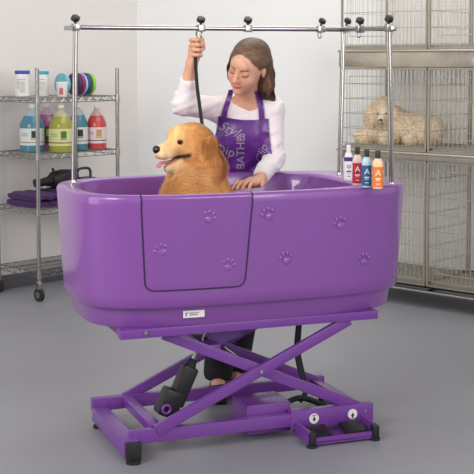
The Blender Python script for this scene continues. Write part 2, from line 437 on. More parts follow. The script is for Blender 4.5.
# lift platform and scissor
m = MB()
for v_ in (-.25, .24): m.bar((-.565, v_, .474), (.505, v_, .474), .05, .034, .003)
for u_ in (-.53, .48): m.bar((u_, -.25, .474), (u_, .24, .474), .05, .032, .003)
m.build('platform_frame', PURPLE2, T)
m = MB(); p = onV(135, 331, -.245)
m.cyl((-.47, -.282, .479), (-.47, -.27, .479), .007); m.build('bolt', CHROME, T)
def arm(v, a, b_, nm='scissor_arm'):
    m = MB(); m.bar((a[0], v, a[1]), (b_[0], v, b_[1]), .022, .042, .003); return m.build(nm, PURPLE2, T)
for v_ in (-.245, .20):
    s1 = 1 if v_ < 0 else -1
    arm(v_ - .012 * s1, (-.425, .094), (.385, .46)); arm(v_ + .014 * s1, (-.385, .457), (.445, .09))
m = MB(); m.cyl((.0, -.274, .286), (.0, -.255, .286), .008, n=12); m.build('pivot_bolt', CHROME, T)
m = MB(); m.cyl((0, -.255, .282), (0, .21, .282), .012); m.build('pivot_rod', CHROME, T)
m = MB(); m.bar((-.415, -.235, .09), (-.415, .19, .09), .045, .034, .003); m.build('cross_tube', PURPLE2, T)
m = MB(); m.bar((.425, -.225, .09), (.425, .19, .09), .03, .03, .003); m.build('cross_tube', PURPLE2, T)
m = MB(); m.bar((-.18, -.22, .375), (-.18, .19, .375), .06, .04, .003); m.build('lift_bracket', PURPLE2, T)
m = MB(); m.prism([(-.15, .44), (-.06, .44), (-.02, .40), (-.12, .37), (-.17, .40)], 1, -.12, -.06); m.build('lift_bracket', PURPLE2, T, smooth=False)
m = MB()
m.bar((-.527, -.245, .076), (.492, -.245, .075), .034, .050, .003); m.bar((.13, -.247, .075), (.492, -.247, .072), .036, .075, .003)
m.build('base_rail', PURPLE2, T)
m = MB(); m.bar((-.565, .20, .085), (.48, .20, .085), .034, .052, .003); m.build('base_rail', PURPLE2, T)
m = MB(); m.bar((-.535, -.315, .05), (-.535, .19, .05), .06, .062, .003); m.build('base_beam', PURPLE2, T)
m = MB(); m.bar((.47, -.23, .05), (.47, .21, .05), .045, .06, .003); m.build('base_beam', PURPLE2, T)
m = MB(); m.box((-.531, -.322, .047), (.057, .024, .068), bev=.004); m.cyl((-.531, -.318, 0), (-.531, -.318, .015), .028, n=20); m.build('foot', BLACK, T)
for u_, v_ in ((-.55, .15), (.48, .2)):
    MB().cyl((u_, v_, 0), (u_, v_, .012), .02).cyl((u_, v_, .012), (u_, v_, .03), .008).build('foot', BLACK, T)
# pedal tray in front of the rail
m = MB(); m.box((.30, -.33, .016), (.30, .12, .012)); m.box((.153, -.315, .04), (.012, .15, .055)); m.box((.30, -.386, .026), (.29, .008, .022)); m.box((.445, -.31, .04), (.012, .12, .045))
tray = m.build('pedal_tray', PURPLE2, T, smooth=False)
for pu in (.215, .365):
    rm = Matrix.Rotation(R(12), 3, 'X')
    MB().box((pu, -.335, .043), (.088, .085, .018), rm, .006).box((pu, -.30, .03), (.05, .03, .02)).build('pedal', BLACK, tray)
for pu in (.165, .438):
    MB().box((pu, -.385, .036), (.028, .03, .05), bev=.005).cyl((pu, -.385, 0), (pu, -.385, .012), .02).build('foot', BLACK, T)
MB().cyl((.455, -.269, .082), (.455, -.262, .082), .006).build('screw', CHROME, T)
for px, up in ((314, 0), (352.5, 1)):
    q = onV(px, 418.5 if not up else 414, -.2655); m = MB()
    m.cyl((q.x, -.2675, q.z), (q.x, -.263, q.z), .0205, n=28); st = m.build('sticker', WHITE, T); st['label'] = 'round white sticker with black arrow'
    s_ = 1 if up else -1; z = q.z - .004 * s_ if up else q.z - .002
    m = MB(); m.prism([(q.x - .0028, z - .010 * s_), (q.x + .0028, z - .010 * s_), (q.x + .0028, z - .002 * s_), (q.x + .008, z - .002 * s_), (q.x, z + .010 * s_), (q.x - .008, z - .002 * s_), (q.x - .0028, z - .002 * s_)], 1, -.2685, -.2672)
    zt = q.z - .015 if up else q.z + .0125
    for i in range(5 if not up else 3): m.box((q.x + (i - (2 if not up else 1)) * .0045, -.268, zt), (.003, .001, .003))
    m.build('arrow', BLACK, st, smooth=False)
# motor housing, actuator, hoses
m = MB(); m.box((.055, -.13, .078), (.19, .17, .12), bev=.008); m.build('motor_housing', PURPLE2, T)
pa = onV(172, 409, -.12); pb = onV(190.5, 366, -.12); pc = onV(204, 334, -.12); dr = (pb - pa).normalized()
m = MB(); m.bar(pa + dr * .02, pb, .062, .062, .010); act = m.build('actuator', BLACK, T)
m = MB(); m.bar(pa - dr * .035 + Vector((-.02, 0, .01)), pa + dr * .075 + Vector((-.02, 0, .01)), .075, .085, .016); m.build('motor_cap', BLACK, act)
m = MB(); m.cyl(pb, pb + dr * .03, .022, .014); m.build('collar', RUBBER, act)
m = MB(); m.cyl(pb + dr * .02, pc + dr * .02, .009); m.build('piston_rod', STEEL, act)
m = MB(); e = onV(165, 408, -.15); e2 = e + Vector((.02, -.005, -.02))
m.tube([(e.x + .016 * math.cos(t), e.y - .02, e.z + .016 * math.sin(t)) for t in [i * 6.283 / 16 for i in range(16)]], .006, closed=True); m.build('clevis_ring', PURPLE2, act)
for off in (0, .018):
    pts = [onV(298 + off * 120, 322, -.05), onV(296 + off * 160, 350, -.05), onV(300 + off * 160, 372, -.06), onV(306 + off * 100, 388, -.06), onV(300, 402, -.06)]
    m = MB(); m.tube(spline(pts), .0085, 8); m.build('hose', RUBBER, T)
m = MB(); m.tube(spline([onV(285, 403, -.08), onV(300, 398, -.08), onV(316, 402, -.06), onV(330, 410, -.1), onV(322, 418, -.1)]), .012, 8); m.build('hose', RUBBER, T)
# posts and overhead rails
ZB = 1.634
def locz(px, py, z): d = onZ(px, py, z) - TO; return Vector((d.dot(TU), d.dot(TV), z))
PL = locz(73.6, 181.5, 1.0); PRB = locz(339.6, 174, 1.0); PRF = locz(391.8, 183.6, 1.0)

PL.x = max(PL.x, -.61)
topL = onV(75.5, 28, PL.y); topL.z = ZB; topB = Vector((PRB.x, PRB.y + .0, ZB)); topF = Vector((PRF.x, PRF.y, ZB - .008))
topB = onV(343.5, 31, PRB.y + .02); topB.z = ZB; topF = onV(388.8, 31, PRF.y - .01); topF.z = ZB - .008
for p, t in ((PL, topL), (PRB, topB), (PRF, topF)):
    m = MB(); m.cyl(Vector((p.x, p.y, .996)), t, .0108, n=16); po = m.build('post', STEEL, T)
    MB().cyl((p.x, p.y, .996), (p.x, p.y, 1.006), .0155, .013, n=16).build('socket', CHROME, po)
dv = (topB - topL).normalized()
m = MB(); m.cyl(topL + dv * .02, topB + dv * .03, .0105, n=16); m.build('overhead_bar', STEEL, T)
m = MB(); m.bar(topL + Vector((0, .17, 0)), topL + Vector((0, -.03, 0)), .022, .018, .002); m.build('cross_arm', CHROME, T)
df = (topF - topB).normalized()
m = MB(); m.bar(topB - df * .05, topF + df * .05, .024, .020, .002); m.build('cross_arm', STEEL, T)
def knob(px, base_v, parent=T, loop=False, dz=0, tilt=0, r=.0175, ref=None):
    t = onV(px, 28, base_v); c = Vector((t.x, base_v, ZB + .012 + dz))
    m = MB(); tv = Vector((math.sin(tilt), 0, math.cos(tilt)))
    up = c + tv * .016
    m.cyl(c, up, .005, n=10)
    # lobed hand knob
    N_ = 28; z_ax = (TV * -1); rings = []
    q = (tv * .8 + Vector((0, -.6, 0))).normalized().to_track_quat('Z', 'Y').to_matrix(); cc = up + tv * .008
    for rr, zz in ((.6, -.009), (1, -.007), (1.02, .005), (.85, .010), (.3, .011)):
        rings.append(m.ring([cc + q @ Vector((r * rr * (1 + .09 * math.cos(6 * a_)) * math.cos(a_), r * rr * (1 + .09 * math.cos(6 * a_)) * math.sin(a_), zz)) for a_ in [2 * math.pi * k / N_ for k in range(N_)]]))
    m.loft(rings); k = m.build('knob', BLACK, T, recalc=True)
    m = MB(); m.box((c.x, c.y, ZB + dz), (.032, .030, .030), bev=.004); m.build('clamp', CHROME, k)
    if loop:
        m = MB(); m.tube([(c.x - .004 + .008 * math.cos(a_), c.y, ZB - .026 + .013 * math.sin(a_)) for a_ in [2 * math.pi * i / 20 for i in range(20)]], .003, 6, closed=True); m.build('tether_loop', CHROME, k)
    return k
def bar_v(px):   # local v of the long bar under pixel px
    best = min((abs(onV(px, 28, topL.y + (topB.y - topL.y) * t).x - (topL.x + (topB.x - topL.x) * t)), t) for t in [i / 400 for i in range(441)])
    return topL.y + (topB.y - topL.y) * best[1]
knob(75.5, topL.y); knob(201, bar_v(201), loop=True); knob(248, bar_v(248)); knob(320.5, bar_v(320.5), loop=True, tilt=.35, r=.015)
knob(346, bar_v(344), tilt=.35, r=.015, dz=.002); knob(389, topF.y, dz=-.006)
vm = topF.y + (topB.y - topF.y) * .60; knob(360, vm, loop=True, dz=-.004)
# ---------------------------------------------------------------- shampoo bottles on the rim
def bottle(px, py, h, r, body, cap, labelc, label, textc, caph=.026, band=None, glyph='A'):
    p = onZ(px, py, 1.0)
    t = thing('shampoo_bottle', label, 'bottle', p + Vector((0, 0, .0005)), 0, 'shampoo bottles on the tub rim')
    hb = h - caph
    prof = [(r * .9, 0), (r, .004), (r, hb * .35), (r * .97, hb * .55), (r, hb * .74), (r * .93, hb * .84), (r * .7, hb * .93), (r * .42, hb * .98), (r * .42, hb)]
    MB().lathe(prof, sy=.72).build('body', body, t)
    MB().lathe([(r * .5, hb - .004), (r * .5, h - .002), (r * .46, h)], n=20).build('cap', cap, t)
    lp = [(r * 1.015, hb * .05), (r * 1.015, hb * .35), (r * .985, hb * .55), (r * 1.01, hb * .70)]
    lab = MB().lathe(lp, sy=.735).build('label', labelc, t)
    if band: MB().lathe([(r * 1.025, hb * band[0]), (r * 1.025, hb * band[1])], sy=.745).build('label_band', band[2], lab)
    def wrap(tx, size, z, parent, mm):
        me = text_mesh(tx, size)
        for v in me.vertices:
            x, y, zz = v.co; a_ = x / r; v.co = ((r * 1.05) * math.sin(a_), -(r * .765) * math.cos(a_) - zz, z + y)
        link('lettering', me, mm, parent, smooth=False)
    wrap(glyph, .032, hb * .5, lab, textc)
    for k_, (z_, w_, h_) in enumerate(((hb * .30, .020, .005), (hb * .255, .014, .002), (hb * .14, .012, .003))):
        m = MB(); A = []; B = []
        for i in range(7):
            g_ = w_ / r * (i / 6 - .5); A.append((r * 1.06 * math.sin(g_), -r * .775 * math.cos(g_), z_)); B.append((r * 1.06 * math.sin(g_), -r * .775 * math.cos(g_), z_ + h_))
        A = m.ring(A); B = m.ring(B)
        for i in range(6): m.bm.faces.new((A[i], A[i + 1], B[i + 1], B[i]))
        m.build('print_line', textc, lab)
    return t
WHT = mat('label_print', (240, 238, 235), .5)
bottle(348.5, 180.5, .148, .0185, mat('white_bottle', (235, 232, 235), .35), WHITE, mat('white_label', (238, 236, 238), .5), 'slim white bottle with white cap and purple swoosh, leftmost on the tub rim', mat('dark_purple_print', (60, 35, 110), .5), band=(.66, .80, mat('purple_band', (75, 45, 125), .5)), glyph='o')
bottle(357.2, 184.8, .152, .0195, mat('cream_gel', (232, 205, 190), .3), BLACK, mat('red_label', (190, 25, 60), .5), 'black capped shampoo bottle with crimson red label', WHT)
bottle(366.6, 187.3, .150, .0195, mat('pale_blue_gel', (185, 215, 228), .3), BLACK, mat('blue_label', (25, 95, 145), .5), 'black capped shampoo bottle with deep blue label', WHT)
bottle(377.6, 188.6, .148, .0205, mat('peach_gel', (250, 205, 160), .3), BLACK, mat('orange_label', (238, 125, 35), .5), 'black capped shampoo bottle with bright orange label, nearest on the rim', WHT)
# ================================================================ WIRE RACK
rp = Vector((-1.23, 7.39, 0)); RL, RWd = .645, .43
rack = thing('wire_shelving_rack', 'four tier chrome wire shelving rack on castors by the left wall', 'shelving rack', rp, math.atan2(rl.y, rl.x))
def rk(s_, d, z): return rp + rl * s_ + rw * d + Vector((0, 0, z))
for s_, d in ((0, 0), (RL, 0), (0, RWd), (RL, RWd)):
    m = MB(); m.cyl((s_, d, .13), (s_, d, 1.445), .0125, n=14); m.cyl((s_, d, 1.44), (s_, d, 1.452), .0135, .010, n=14)
    for z in [.2 + .05 * i for i in range(25)]: m.cyl((s_, d, z), (s_, d, z + .004), .0132, n=14)
    po = m.build('post', CHROME, rack)
    for z in (1.266, .915, .57, .18): MB().cyl((s_, d, z - .032), (s_, d, z + .008), .0165, .015, n=14).cyl((s_, d, z - .036), (s_, d, z - .030), .018, n=14).build('sleeve', CHROME, po)
    m = MB(); m.box((s_, d, .10), (.030, .036, .05), bev=.006); m.cyl((s_, d, .12), (s_, d, .145), .014); ca = m.build('castor', CHROME, rack)
    MB().cyl((s_ + .011, d, .042), (s_ - .011, d, .042), .042, n=24).build('wheel', RUBBER, ca)
    MB().cyl((s_ + .014, d, .042), (s_ - .014, d, .042), .022, n=20).build('wheel_hub', CHROME, ca)
for z in (1.266, .915, .57, .18):
    m = MB(); r_ = .003
    for zz in (z, z - .03):
        for A, B in (((0, 0), (RL, 0)), ((RL, 0), (RL, RWd)), ((RL, RWd), (0, RWd)), ((0, RWd), (0, 0))): m.cyl((*A, zz), (*B, zz), r_, n=6)
    def zig(A, B, n):
        A = Vector((*A, 0)); B = Vector((*B, 0))
        m.tube([A.lerp(B, i / n) + Vector((0, 0, z - (.03 if i % 2 else 0))) for i in range(n + 1)], .0024, 5)
    for A, B, n in (((0, 0), (RL, 0), 18), ((RL, 0), (RL, RWd), 12), ((RL, RWd), (0, RWd), 18), ((0, RWd), (0, 0), 12)): zig(A, B, n)
    k = int(RL / .024)
    for i in range(1, k): m.cyl((RL * i / k, 0, z - .002), (RL * i / k, RWd, z - .002), .0019, n=5)
    for d in (.1, .2, .3): m.cyl((0, d, z - .006), (RL, d, z - .006), .0026, n=6)
    m.build('wire_shelf', CHROME, rack)
# -- top shelf
def onrack(px, py, z):
    return onZ(px, py, z)
def canister(p, h, r, lid, label, lt, taper=1.0, lidh=.022, group=None):
    t = thing('canister', label, 'tub', p + Vector((0, 0, .0012)), 0, group)
    MB().lathe([(r * .93 * taper, 0), (r * taper, .004), (r, h - lidh), (r * .95, h - lidh + .001)]).build('tub_body', WHITE, t)
    MB().lathe([(r * 1.03, h - lidh), (r * 1.05, h - lidh + .003), (r * 1.05, h - .003), (r * 1.0, h)]).build('lid', lid, t)
    for k, (a_, z, wd, hh) in enumerate(lt):
        m = MB(); rr = r * 1.01; A = []; B = []
        for i in range(7):
            g = a_ + wd / r * (i / 6 - .5); A.append((rr * math.sin(g), -rr * math.cos(g), z)); B.append((rr * math.sin(g), -rr * math.cos(g), z + hh))
        A = m.ring(A); B = m.ring(B)
        for i in range(6): m.bm.faces.new((A[i], A[i + 1], B[i + 1], B[i]))
        m.build('print_mark', LT[k % len(LT)], t)
    return t
LT = [mat('print_grey', (165, 165, 170), .6), mat('print_green', (196, 200, 182), .6), mat('print_tan', (205, 198, 184), .6)]
canister(rk(.105, .295, 1.266), .166, .046, mat('blue_lid', (35, 80, 165), .4), 'white canister with royal blue lid, leftmost on top rack shelf', [(0, .105, .055, .006), (.15, .025, .035, .065), (-.5, .05, .02, .05), (0, .09, .045, .004)])
canister(rk(.24, .265, 1.266), .162, .040, mat('teal_lid', (35, 160, 180), .4), 'white canister with turquoise lid on top rack shelf', [(0, .105, .045, .006), (.2, .03, .03, .06), (-.4, .045, .02, .05), (0, .088, .04, .004)])
LT[0] = mat('print_red', (190, 90, 100), .6)
canister(rk(.27, .10, 1.266), .094, .037, WHITE, 'short white pot with white lid and pink print on top rack shelf', [(0, .015, .022, .04), (0, .06, .012, .008)], taper=.88, lidh=.012)
q_ax = rl
rolls = [(63.5, (120, 190, 205), 'light blue', .022), (71.5, (70, 50, 90), 'dark violet', .018), (75.5, (150, 30, 95), 'magenta', .022), (80.5, (165, 195, 225), 'pale sky blue', .016), (84, (35, 75, 120), 'navy blue', .030), (90.5, (150, 200, 70), 'lime green', .022)]
prev = None
cen0 = onZ(64, 94.5, 1.266); s0 = (cen0 - rp).dot(rl); d0_ = (cen0 - rp).dot(rw)
d0_ = max(min(d0_, .33), .1); 
offs = [.375, .474, .499, .524, .552, .588]; d0_ = .23; s0 = 0
for (px, c, nm, th_), of in zip(rolls, offs):
    rr = .074
    q = rl.to_track_quat('Z', 'Y').to_matrix()
    base_p = rp + rl * (s0 + of) + rw * d0_ + Vector((0, 0, 1.2672 + rr))
    t = thing('tape_roll', f'{nm} round roll standing on edge in the row on the top rack shelf', 'roll', base_p, 0, 'coloured rolls on the top shelf')
    m = MB(); m.lathe([(rr * .28, -th_ / 2), (rr * .97, -th_ / 2), (rr, -th_ / 2 + .003), (rr, th_ / 2 - .003), (rr * .97, th_ / 2), (rr * .28, th_ / 2)], rot=q, n=32)
    m.build('roll_body', mat('roll_' + nm.replace(' ', '_'), c, .5, var=.12, scale=60), t)
    m = MB(); m.cyl(rl * -(th_ / 2 + .0015), rl * (th_ / 2 + .0015), rr * .3, n=24); m.build('roll_core', mat('core_' + nm.replace(' ', '_'), tuple(int(x * .6 + 60) for x in c), .5), t)
# -- jugs on the second shelf
def jug(p, liquid, label, bandc=(210, 215, 205), tall=.30, r=.078, stripe=(165, 120, 80), mark=(50, 50, 50), full=.76, group='gallon jugs on the rack'):
    t = thing('gallon_jug', label, 'jug', p + Vector((0, 0, .0012)), 0, group)
    lm = mat('liquid_%d_%d_%d' % liquid, liquid, .25, coat=.2, var=.05); h = tall
    def rr(z):
        f = z / h
        return r * (1 if f < .52 else max(.24, 1 - ((f - .52) / .36) ** 1.7 * .76))
    zs = [0.003 + (h * full - .003) * i / 14 for i in range(15)]
    MB().lathe([(r * .9, 0)] + [(rr(z), z) for z in zs], n=28).build('filled_body', lm, t)
    ck = tuple(int(x * .35 + 200 * .65) for x in liquid)
    zt = [h * full + (h * .93 - h * full) * i / 6 for i in range(7)]
    MB().lathe([(rr(z), z) for z in zt], n=28).build('neck', mat('clear_%d_%d_%d' % ck, ck, .3, var=.03), t)
    MB().lathe([(r * .27, h * .925), (r * .27, h * .99), (r * .25, h)], n=20).build('cap', mat('jug_cap', (225, 222, 218), .45), t)
    m = MB(); m.tube(spline([(0, r * .35, h * .92), (0, r * .75, h * .88), (0, r * .95, h * .72), (0, r * .98, h * .6)], 5), .009, 8); m.build('handle', lm, t)
    lab = MB().lathe([(r * 1.01, h * .14), (r * 1.01, h * .5)], n=28).build('label', mat('jl_%d_%d_%d' % bandc, bandc, .6, var=.02), t)
    MB().lathe([(r * 1.02, h * .195), (r * 1.02, h * .215)], n=28).build('label_stripe', mat('js_%d_%d_%d' % stripe, stripe, .6), lab)
    def mark_(a0, z0, wd, hh, c):
        m = MB(); R2 = r * 1.02; A = []; B = []
        for i in range(7):
            g = a0 + wd / r * (i / 6 - .5); A.append((R2 * math.sin(g), -R2 * math.cos(g), z0)); B.append((R2 * math.sin(g), -R2 * math.cos(g), z0 + hh))
        A = m.ring(A); B = m.ring(B)
        for i in range(6): m.bm.faces.new((A[i], A[i + 1], B[i + 1], B[i]))
        m.build('label_mark', mat('jm_%d_%d_%d' % c, c, .6), lab)
    mark_(.35, h * .30, .036, .045, mark); mark_(.35, h * .27, .045, .004, (90, 90, 90)); mark_(-.5, h * .38, .05, .004, (130, 140, 130)); mark_(-.5, h * .34, .045, .004, (130, 140, 130))
    return t
jug(rk(.145, .254, .915), (66, 124, 142), 'gallon jug of blue-green liquid, leftmost on the rack', (205, 215, 215))
jug(rk(.33, .345, .915), (165, 95, 150), 'mauve purple jug half hidden behind the yellow-green jug', (70, 60, 65), mark=(200, 190, 60))
jug(rk(.248, .085, .915), (148, 148, 52), 'gallon jug of yellow-green liquid with yellow label and leaf', (205, 205, 140), mark=(70, 110, 50), stripe=(90, 70, 60))
jug(rk(.43, .14, .915), (54, 118, 136), 'gallon jug of teal liquid between yellow-green and red jugs', (205, 210, 210), r=.064, mark=(45, 40, 45))
jug(rk(.568, .12, .915), (186, 66, 66), 'gallon jug of red liquid, rightmost on the rack', (225, 200, 200), stripe=(90, 70, 110), mark=(190, 150, 90), r=.066, tall=.29)
# -- third shelf : towels, dryer, clipper case
TOW = mat('purple_towel', (74, 36, 100), .95, var=.25, scale=50, bump=.6, bscale=250, sheen=.05)
def towel(p, wd, dp, hh, seed, label):
    z0 = .57; rg = random.Random(seed)
    t = thing('folded_towel', label, 'towel', Vector((p.x, p.y, z0 + .0015)), math.atan2(rl.y, rl.x), 'purple folded towels on the rack')
    m = MB(); layers = 2
    for k in range(layers):
        N_ = 16; rows = []
        lz = hh / layers
        A = []; g = []
        for i in range(N_ + 1):
            col_ = []
            for j in range(11):
                th_ = 2 * math.pi * j / 11; cx = dp / 2 * (abs(math.cos(th_)) ** .5) * math.copysign(1, math.cos(th_)); cz = lz / 2 * (abs(math.sin(th_)) ** .7) * math.copysign(1, math.sin(th_))
                x = -wd / 2 + wd * i / N_
                edge = 1 if 0 < i < N_ else .75
                wob = .006 * math.sin(i * .9 + seed + k * 2) + rg.uniform(-.003, .003)
                col_.append((x, cx * edge + wob, max(.0, lz * (k + .5) + cz * edge * 1.04 + (wob * .7 if k else 0))))
            g.append(m.ring(col_))
        m.loft(g)
    m.build('towel_fold', TOW, t, recalc=True)
    return t
tw = onZ(26, 210, .57)
towel(rk(.125, .215, .57), .20, .34, .085, 1, 'purple folded towel at the left on the third rack shelf')
towel(rk(.355, .215, .57), .20, .34, .09, 5, 'purple folded towel beside the tub on the third rack shelf')
def dryer():
    b_ = rk(.31, .20, 0); t = thing('hair_dryer', 'black hand dryer with flared nozzle on the third rack shelf', 'dryer', Vector((b_.x, b_.y, .664)), math.atan2(rl.y, rl.x))
    m = MB(); m.lathe([(.0, -.11), (.04, -.11), (.055, -.09), (.062, -.02), (.055, .05), (.04, .09), (0, .095)], (.05, 0, .066), rot=Vector((1, 0, .05)).to_track_quat('Z', 'Y').to_matrix()); m.build('barrel', BLACK, t)
    m = MB(); m.cyl((-.05, 0, .064), (-.13, 0, .056), .030, .022, 18); m.cyl((-.13, 0, .056), (-.18, 0, .05), .022, .030, 18); m.build('nozzle', RUBBER, t)
    m = MB(); m.tube(spline([(.03, .03, .05), (.02, .08, .03), (0.01, .13, .024)], 5), .018, 10); m.build('grip', BLACK, t)
    m = MB(); m.tube(spline([(0.01, .13, .024), (-.03, .15, .014), (-.08, .11, .014), (-.09, .03, .05), (-.05, -.02, .1), (-.02, .03, .13)], 8), .009, 8); m.build('hose', RUBBER, t)
dryer()
def case():
    b_ = rk(.555, .24, 0); t = thing('clipper_case', 'dark case with navy blue carrying handle behind the tub rim', 'case', Vector((b_.x, b_.y, .5715)), math.atan2(rl.y, rl.x))
    MB().box((0, 0, .075), (.15, .10, .15), bev=.012).build('case_body', BLACK, t)
    MB().box((0, 0, .078), (.154, .104, .006), bev=.001).build('seam', WHITE, t)
    m = MB(); m.tube(spline([(-.055, 0, .148), (-.055, 0, .185), (-.035, 0, .208), (.035, 0, .208), (.055, 0, .185), (.055, 0, .148)], 6), .009, 8); h_ = m.build('handle', mat('navy_handle', (40, 55, 95), .4), t)
    return t
case()
# ================================================================ CAGES
def cage(s0, z0, z1, w_, d_, label, pan_h=.04, divider=True, solid=False):
    org = c0 + cl * s0 + Vector((0, 0, z0))
    t = thing('dog_cage', label, 'cage', org, math.atan2(cl.y, cl.x), 'stacked wire dog cages along the back wall')
    H_ = z1 - z0; D_ = d_; fr = .006
    g = .004
    m = MB()
    for x in (g + fr, w_ - g - fr):
        for y in (fr, D_ - fr): m.box((x, y, H_ / 2), (fr * 2, fr * 2, H_ - .002))
    for z in (fr, H_ - fr - .001):
        for y in (fr, D_ - fr): m.box((w_ / 2, y, z), (w_ - 2 * g - 4 * fr, fr * 1.6, fr * 1.8))
        for x in (g + fr, w_ - g - fr): m.box((x, D_ / 2, z), (fr * 1.6, D_ - 4 * fr, fr * 1.8))
    m.build('frame', TRAY, t, smooth=False)
    m = MB(); x0, x1 = g + 2 * fr, w_ - g - 2 * fr; za, zb_ = pan_h + .012, H_ - 2 * fr
    n = round((x1 - x0) / .033)
    for i in range(1, n): m.cyl((x0 + (x1 - x0) * i / n, .006, za), (x0 + (x1 - x0) * i / n, .006, zb_), .0016, n=5)
    k = max(3, round((zb_ - za) / .095))
    for i in range(k + 1): m.cyl((x0, .003, za + (zb_ - za) * i / k), (x1, .003, za + (zb_ - za) * i / k), .0024, n=5)
    gp = m.build('front_grille', WIRE, t)
    # door outline and latch within the grille
    m = MB(); dx0, dx1 = x0 + (x1 - x0) * .10, x0 + (x1 - x0) * .62; dz0, dz1 = za + .05, zb_ - .045
    for A, B in (((dx0, dz0), (dx1, dz0)), ((dx1, dz0), (dx1, dz1)), ((dx1, dz1), (dx0, dz1)), ((dx0, dz1), (dx0, dz0))): m.cyl((A[0], -.003, A[1]), (B[0], -.003, B[1]), .0028, n=6)
    dr_ = m.build('door_frame', WIRE, t)
    m = MB()
    for zz in (dz0 + (dz1 - dz0) * .25, dz0 + (dz1 - dz0) * .7): m.tube([(dx1 - .012, -.008, zz - .02), (dx1 - .004, -.012, zz), (dx1 + .018, -.010, zz + .015), (dx1 + .02, -.008, zz + .03)], .003, 6)
    m.build('latch', WIRE, dr_)
    m = MB(); n2 = round((x1 - x0) / .030)
    for i in range(1, n2): m.cyl((x0 + (x1 - x0) * i / n2, D_ - .008, za), (x0 + (x1 - x0) * i / n2, D_ - .008, zb_), .0055, n=6)
    for i in range(1, k): m.cyl((x0, D_ - .012, za + (zb_ - za) * i / k), (x1, D_ - .012, za + (zb_ - za) * i / k), .002, n=5)
    m.build('back_grille', BACKW, t)
    for x in (g + fr, w_ - g - fr):
        m = MB(); n3 = 9
        for i in range(1, n3): m.cyl((x, 2 * fr + (D_ - 4 * fr) * i / n3, za), (x, 2 * fr + (D_ - 4 * fr) * i / n3, zb_), .0016, n=5)
        for i in range(1, k): m.cyl((x, 2 * fr, za + (zb_ - za) * i / k), (x, D_ - 2 * fr, za + (zb_ - za) * i / k), .0015, n=5)
        m.build('side_grille', WIRE, t)
    m = MB(); m.box((w_ / 2, D_ / 2, fr * 2 + .003), (w_ - .05, D_ - .05, .004)); m.box((w_ / 2, .024, pan_h / 2 + fr), (w_ - .05, .003, pan_h * .8)); m.box((w_ / 2, D_ - .026, pan_h / 2 + fr), (w_ - .05, .003, pan_h * .8))
    m.build('floor_pan', TRAY, t, smooth=False)
    m = MB(); n4 = round(w_ / .03)
    for i in range(1, n4): m.cyl((w_ * i / n4, .03, pan_h + .006), (w_ * i / n4, D_ - .03, pan_h + .006), .0017, n=5)
    for i in range(1, 12): m.cyl((.03, .03 + (D_ - .06) * i / 12, pan_h + .003), (w_ - .03, .03 + (D_ - .06) * i / 12, pan_h + .003), .0017, n=5)
    m.build('floor_grid', WIRE, t)
    return t
CW, CD = .652, .50
rowsz = ((.135, .893, 'lower', .024), (.945, 1.455, 'middle', .022), (1.565, 2.20, 'top', .02))
for z0, z1, nm, ph in rowsz:
    for i in range(2):
        if nm == 'middle': lb = 'wire dog cage in the middle row holding the cream poodle' if i == 0 else 'empty wire dog cage to the right of the poodle in the middle row'
        else: lb = f'empty wire dog cage in the {nm} row, {"left one beside the wall" if i == 0 else "right one at the picture edge"}'
        cage(CW * i, z0, z1, CW - .002, CD, lb, pan_h=ph)
def slab(z, h, name, label, m_, over=.0):
    t = thing(name, label, 'cage tray', c0 + Vector((0, 0, z)), math.atan2(cl.y, cl.x))
    MB().box((CW, CD / 2, h / 2), (CW * 2 + .02, CD + over, h), bev=.004).build('shelf_plate', m_, t)
    m = MB(); m.cyl((-.01, -over / 2 - .006, h - .008), (CW * 2 + .01, -over / 2 - .006, h - .008), .008, n=10); m.build('edge_rail', WIRE, t)
SHINY = mat('polished_tray', (205, 198, 182), .25, .9, var=.25, scale=5, bump=.35, bscale=9)
slab(1.4565, .107, 'drip_tray', 'polished metal drip tray between the middle and top cages', SHINY)
slab(.8945, .049, 'drip_tray', 'dull metal drip tray between the lower and middle cages', TRAY, .02)
st = thing('cage_stand', 'low steel tube stand under the lower dog cages', 'stand', c0, math.atan2(cl.y, cl.x))
m = MB()
for y in (.0, CD - .02): m.cyl((0, y, .10), (CW * 2, y, .10), .010, n=10)
for x in (0.01, CW, CW * 2 - .01): m.cyl((x, 0, .10), (x, CD - .02, .10), .010, n=10)
m.build('stand_frame', STEEL, st)
for x in (.01, CW * 2 - .01):
    for y in (.0, CD - .02): MB().cyl((x, y + .03, .0), (x, y + .03, .1335), .012, n=12).build('leg', RUBBER, st)
MB().box((CW, CD / 2 + .01, .120), (CW * 2 - .02, CD - .06, .008)).build('base_plate', RUBBER, st, smooth=False)
# ================================================================ GOLDEN RETRIEVER
FURM = mat('dog_fur', (200, 140, 70), .62, attr='tint', var=.05, sheen=.15)
GOLD = (214, 146, 74); LGOLD = (230, 176, 108); CREAM = (238, 208, 164); DGOLD = (196, 128, 62)
DC = onY(188, 143, 4.84); fw = Vector((-.79, -.61, -.05)).normalized(); up = Vector((0, 0, 1)); lf = up.cross(fw).normalized(); up = fw.cross(lf)
HM = Matrix((fw, lf, up)).transposed()          # columns forward, left, up
def hd(x, y, z): return DC + HM @ Vector((x, y, z))
HMn = np.array(HM)
Z0 = .627
chest = onY(191, 198, 4.86); hips = tub(-.0, .02, Z0 + .13)
sd = SDF((-.48, 4.55, .60), (.22, 5.15, 1.30), .0045)
sd.ell(hd(-.018, 0, .010), (.088, .075, .072), HMn, .02, col=GOLD)                 # skull
sd.ell(hd(.040, 0, .030), (.048, .054, .048), HMn, .02, col=LGOLD)                # brow
sd.cone(hd(.055, 0, -.012), hd(.130, 0, -.022), .043, .030, .025, col=LGOLD)      # muzzle
sd.ell(hd(.12, .014, -.034), (.034, .020, .020), HMn, .012, col=CREAM); sd.ell(hd(.12, -.014, -.034), (.034, .020, .020), HMn, .012, col=CREAM)
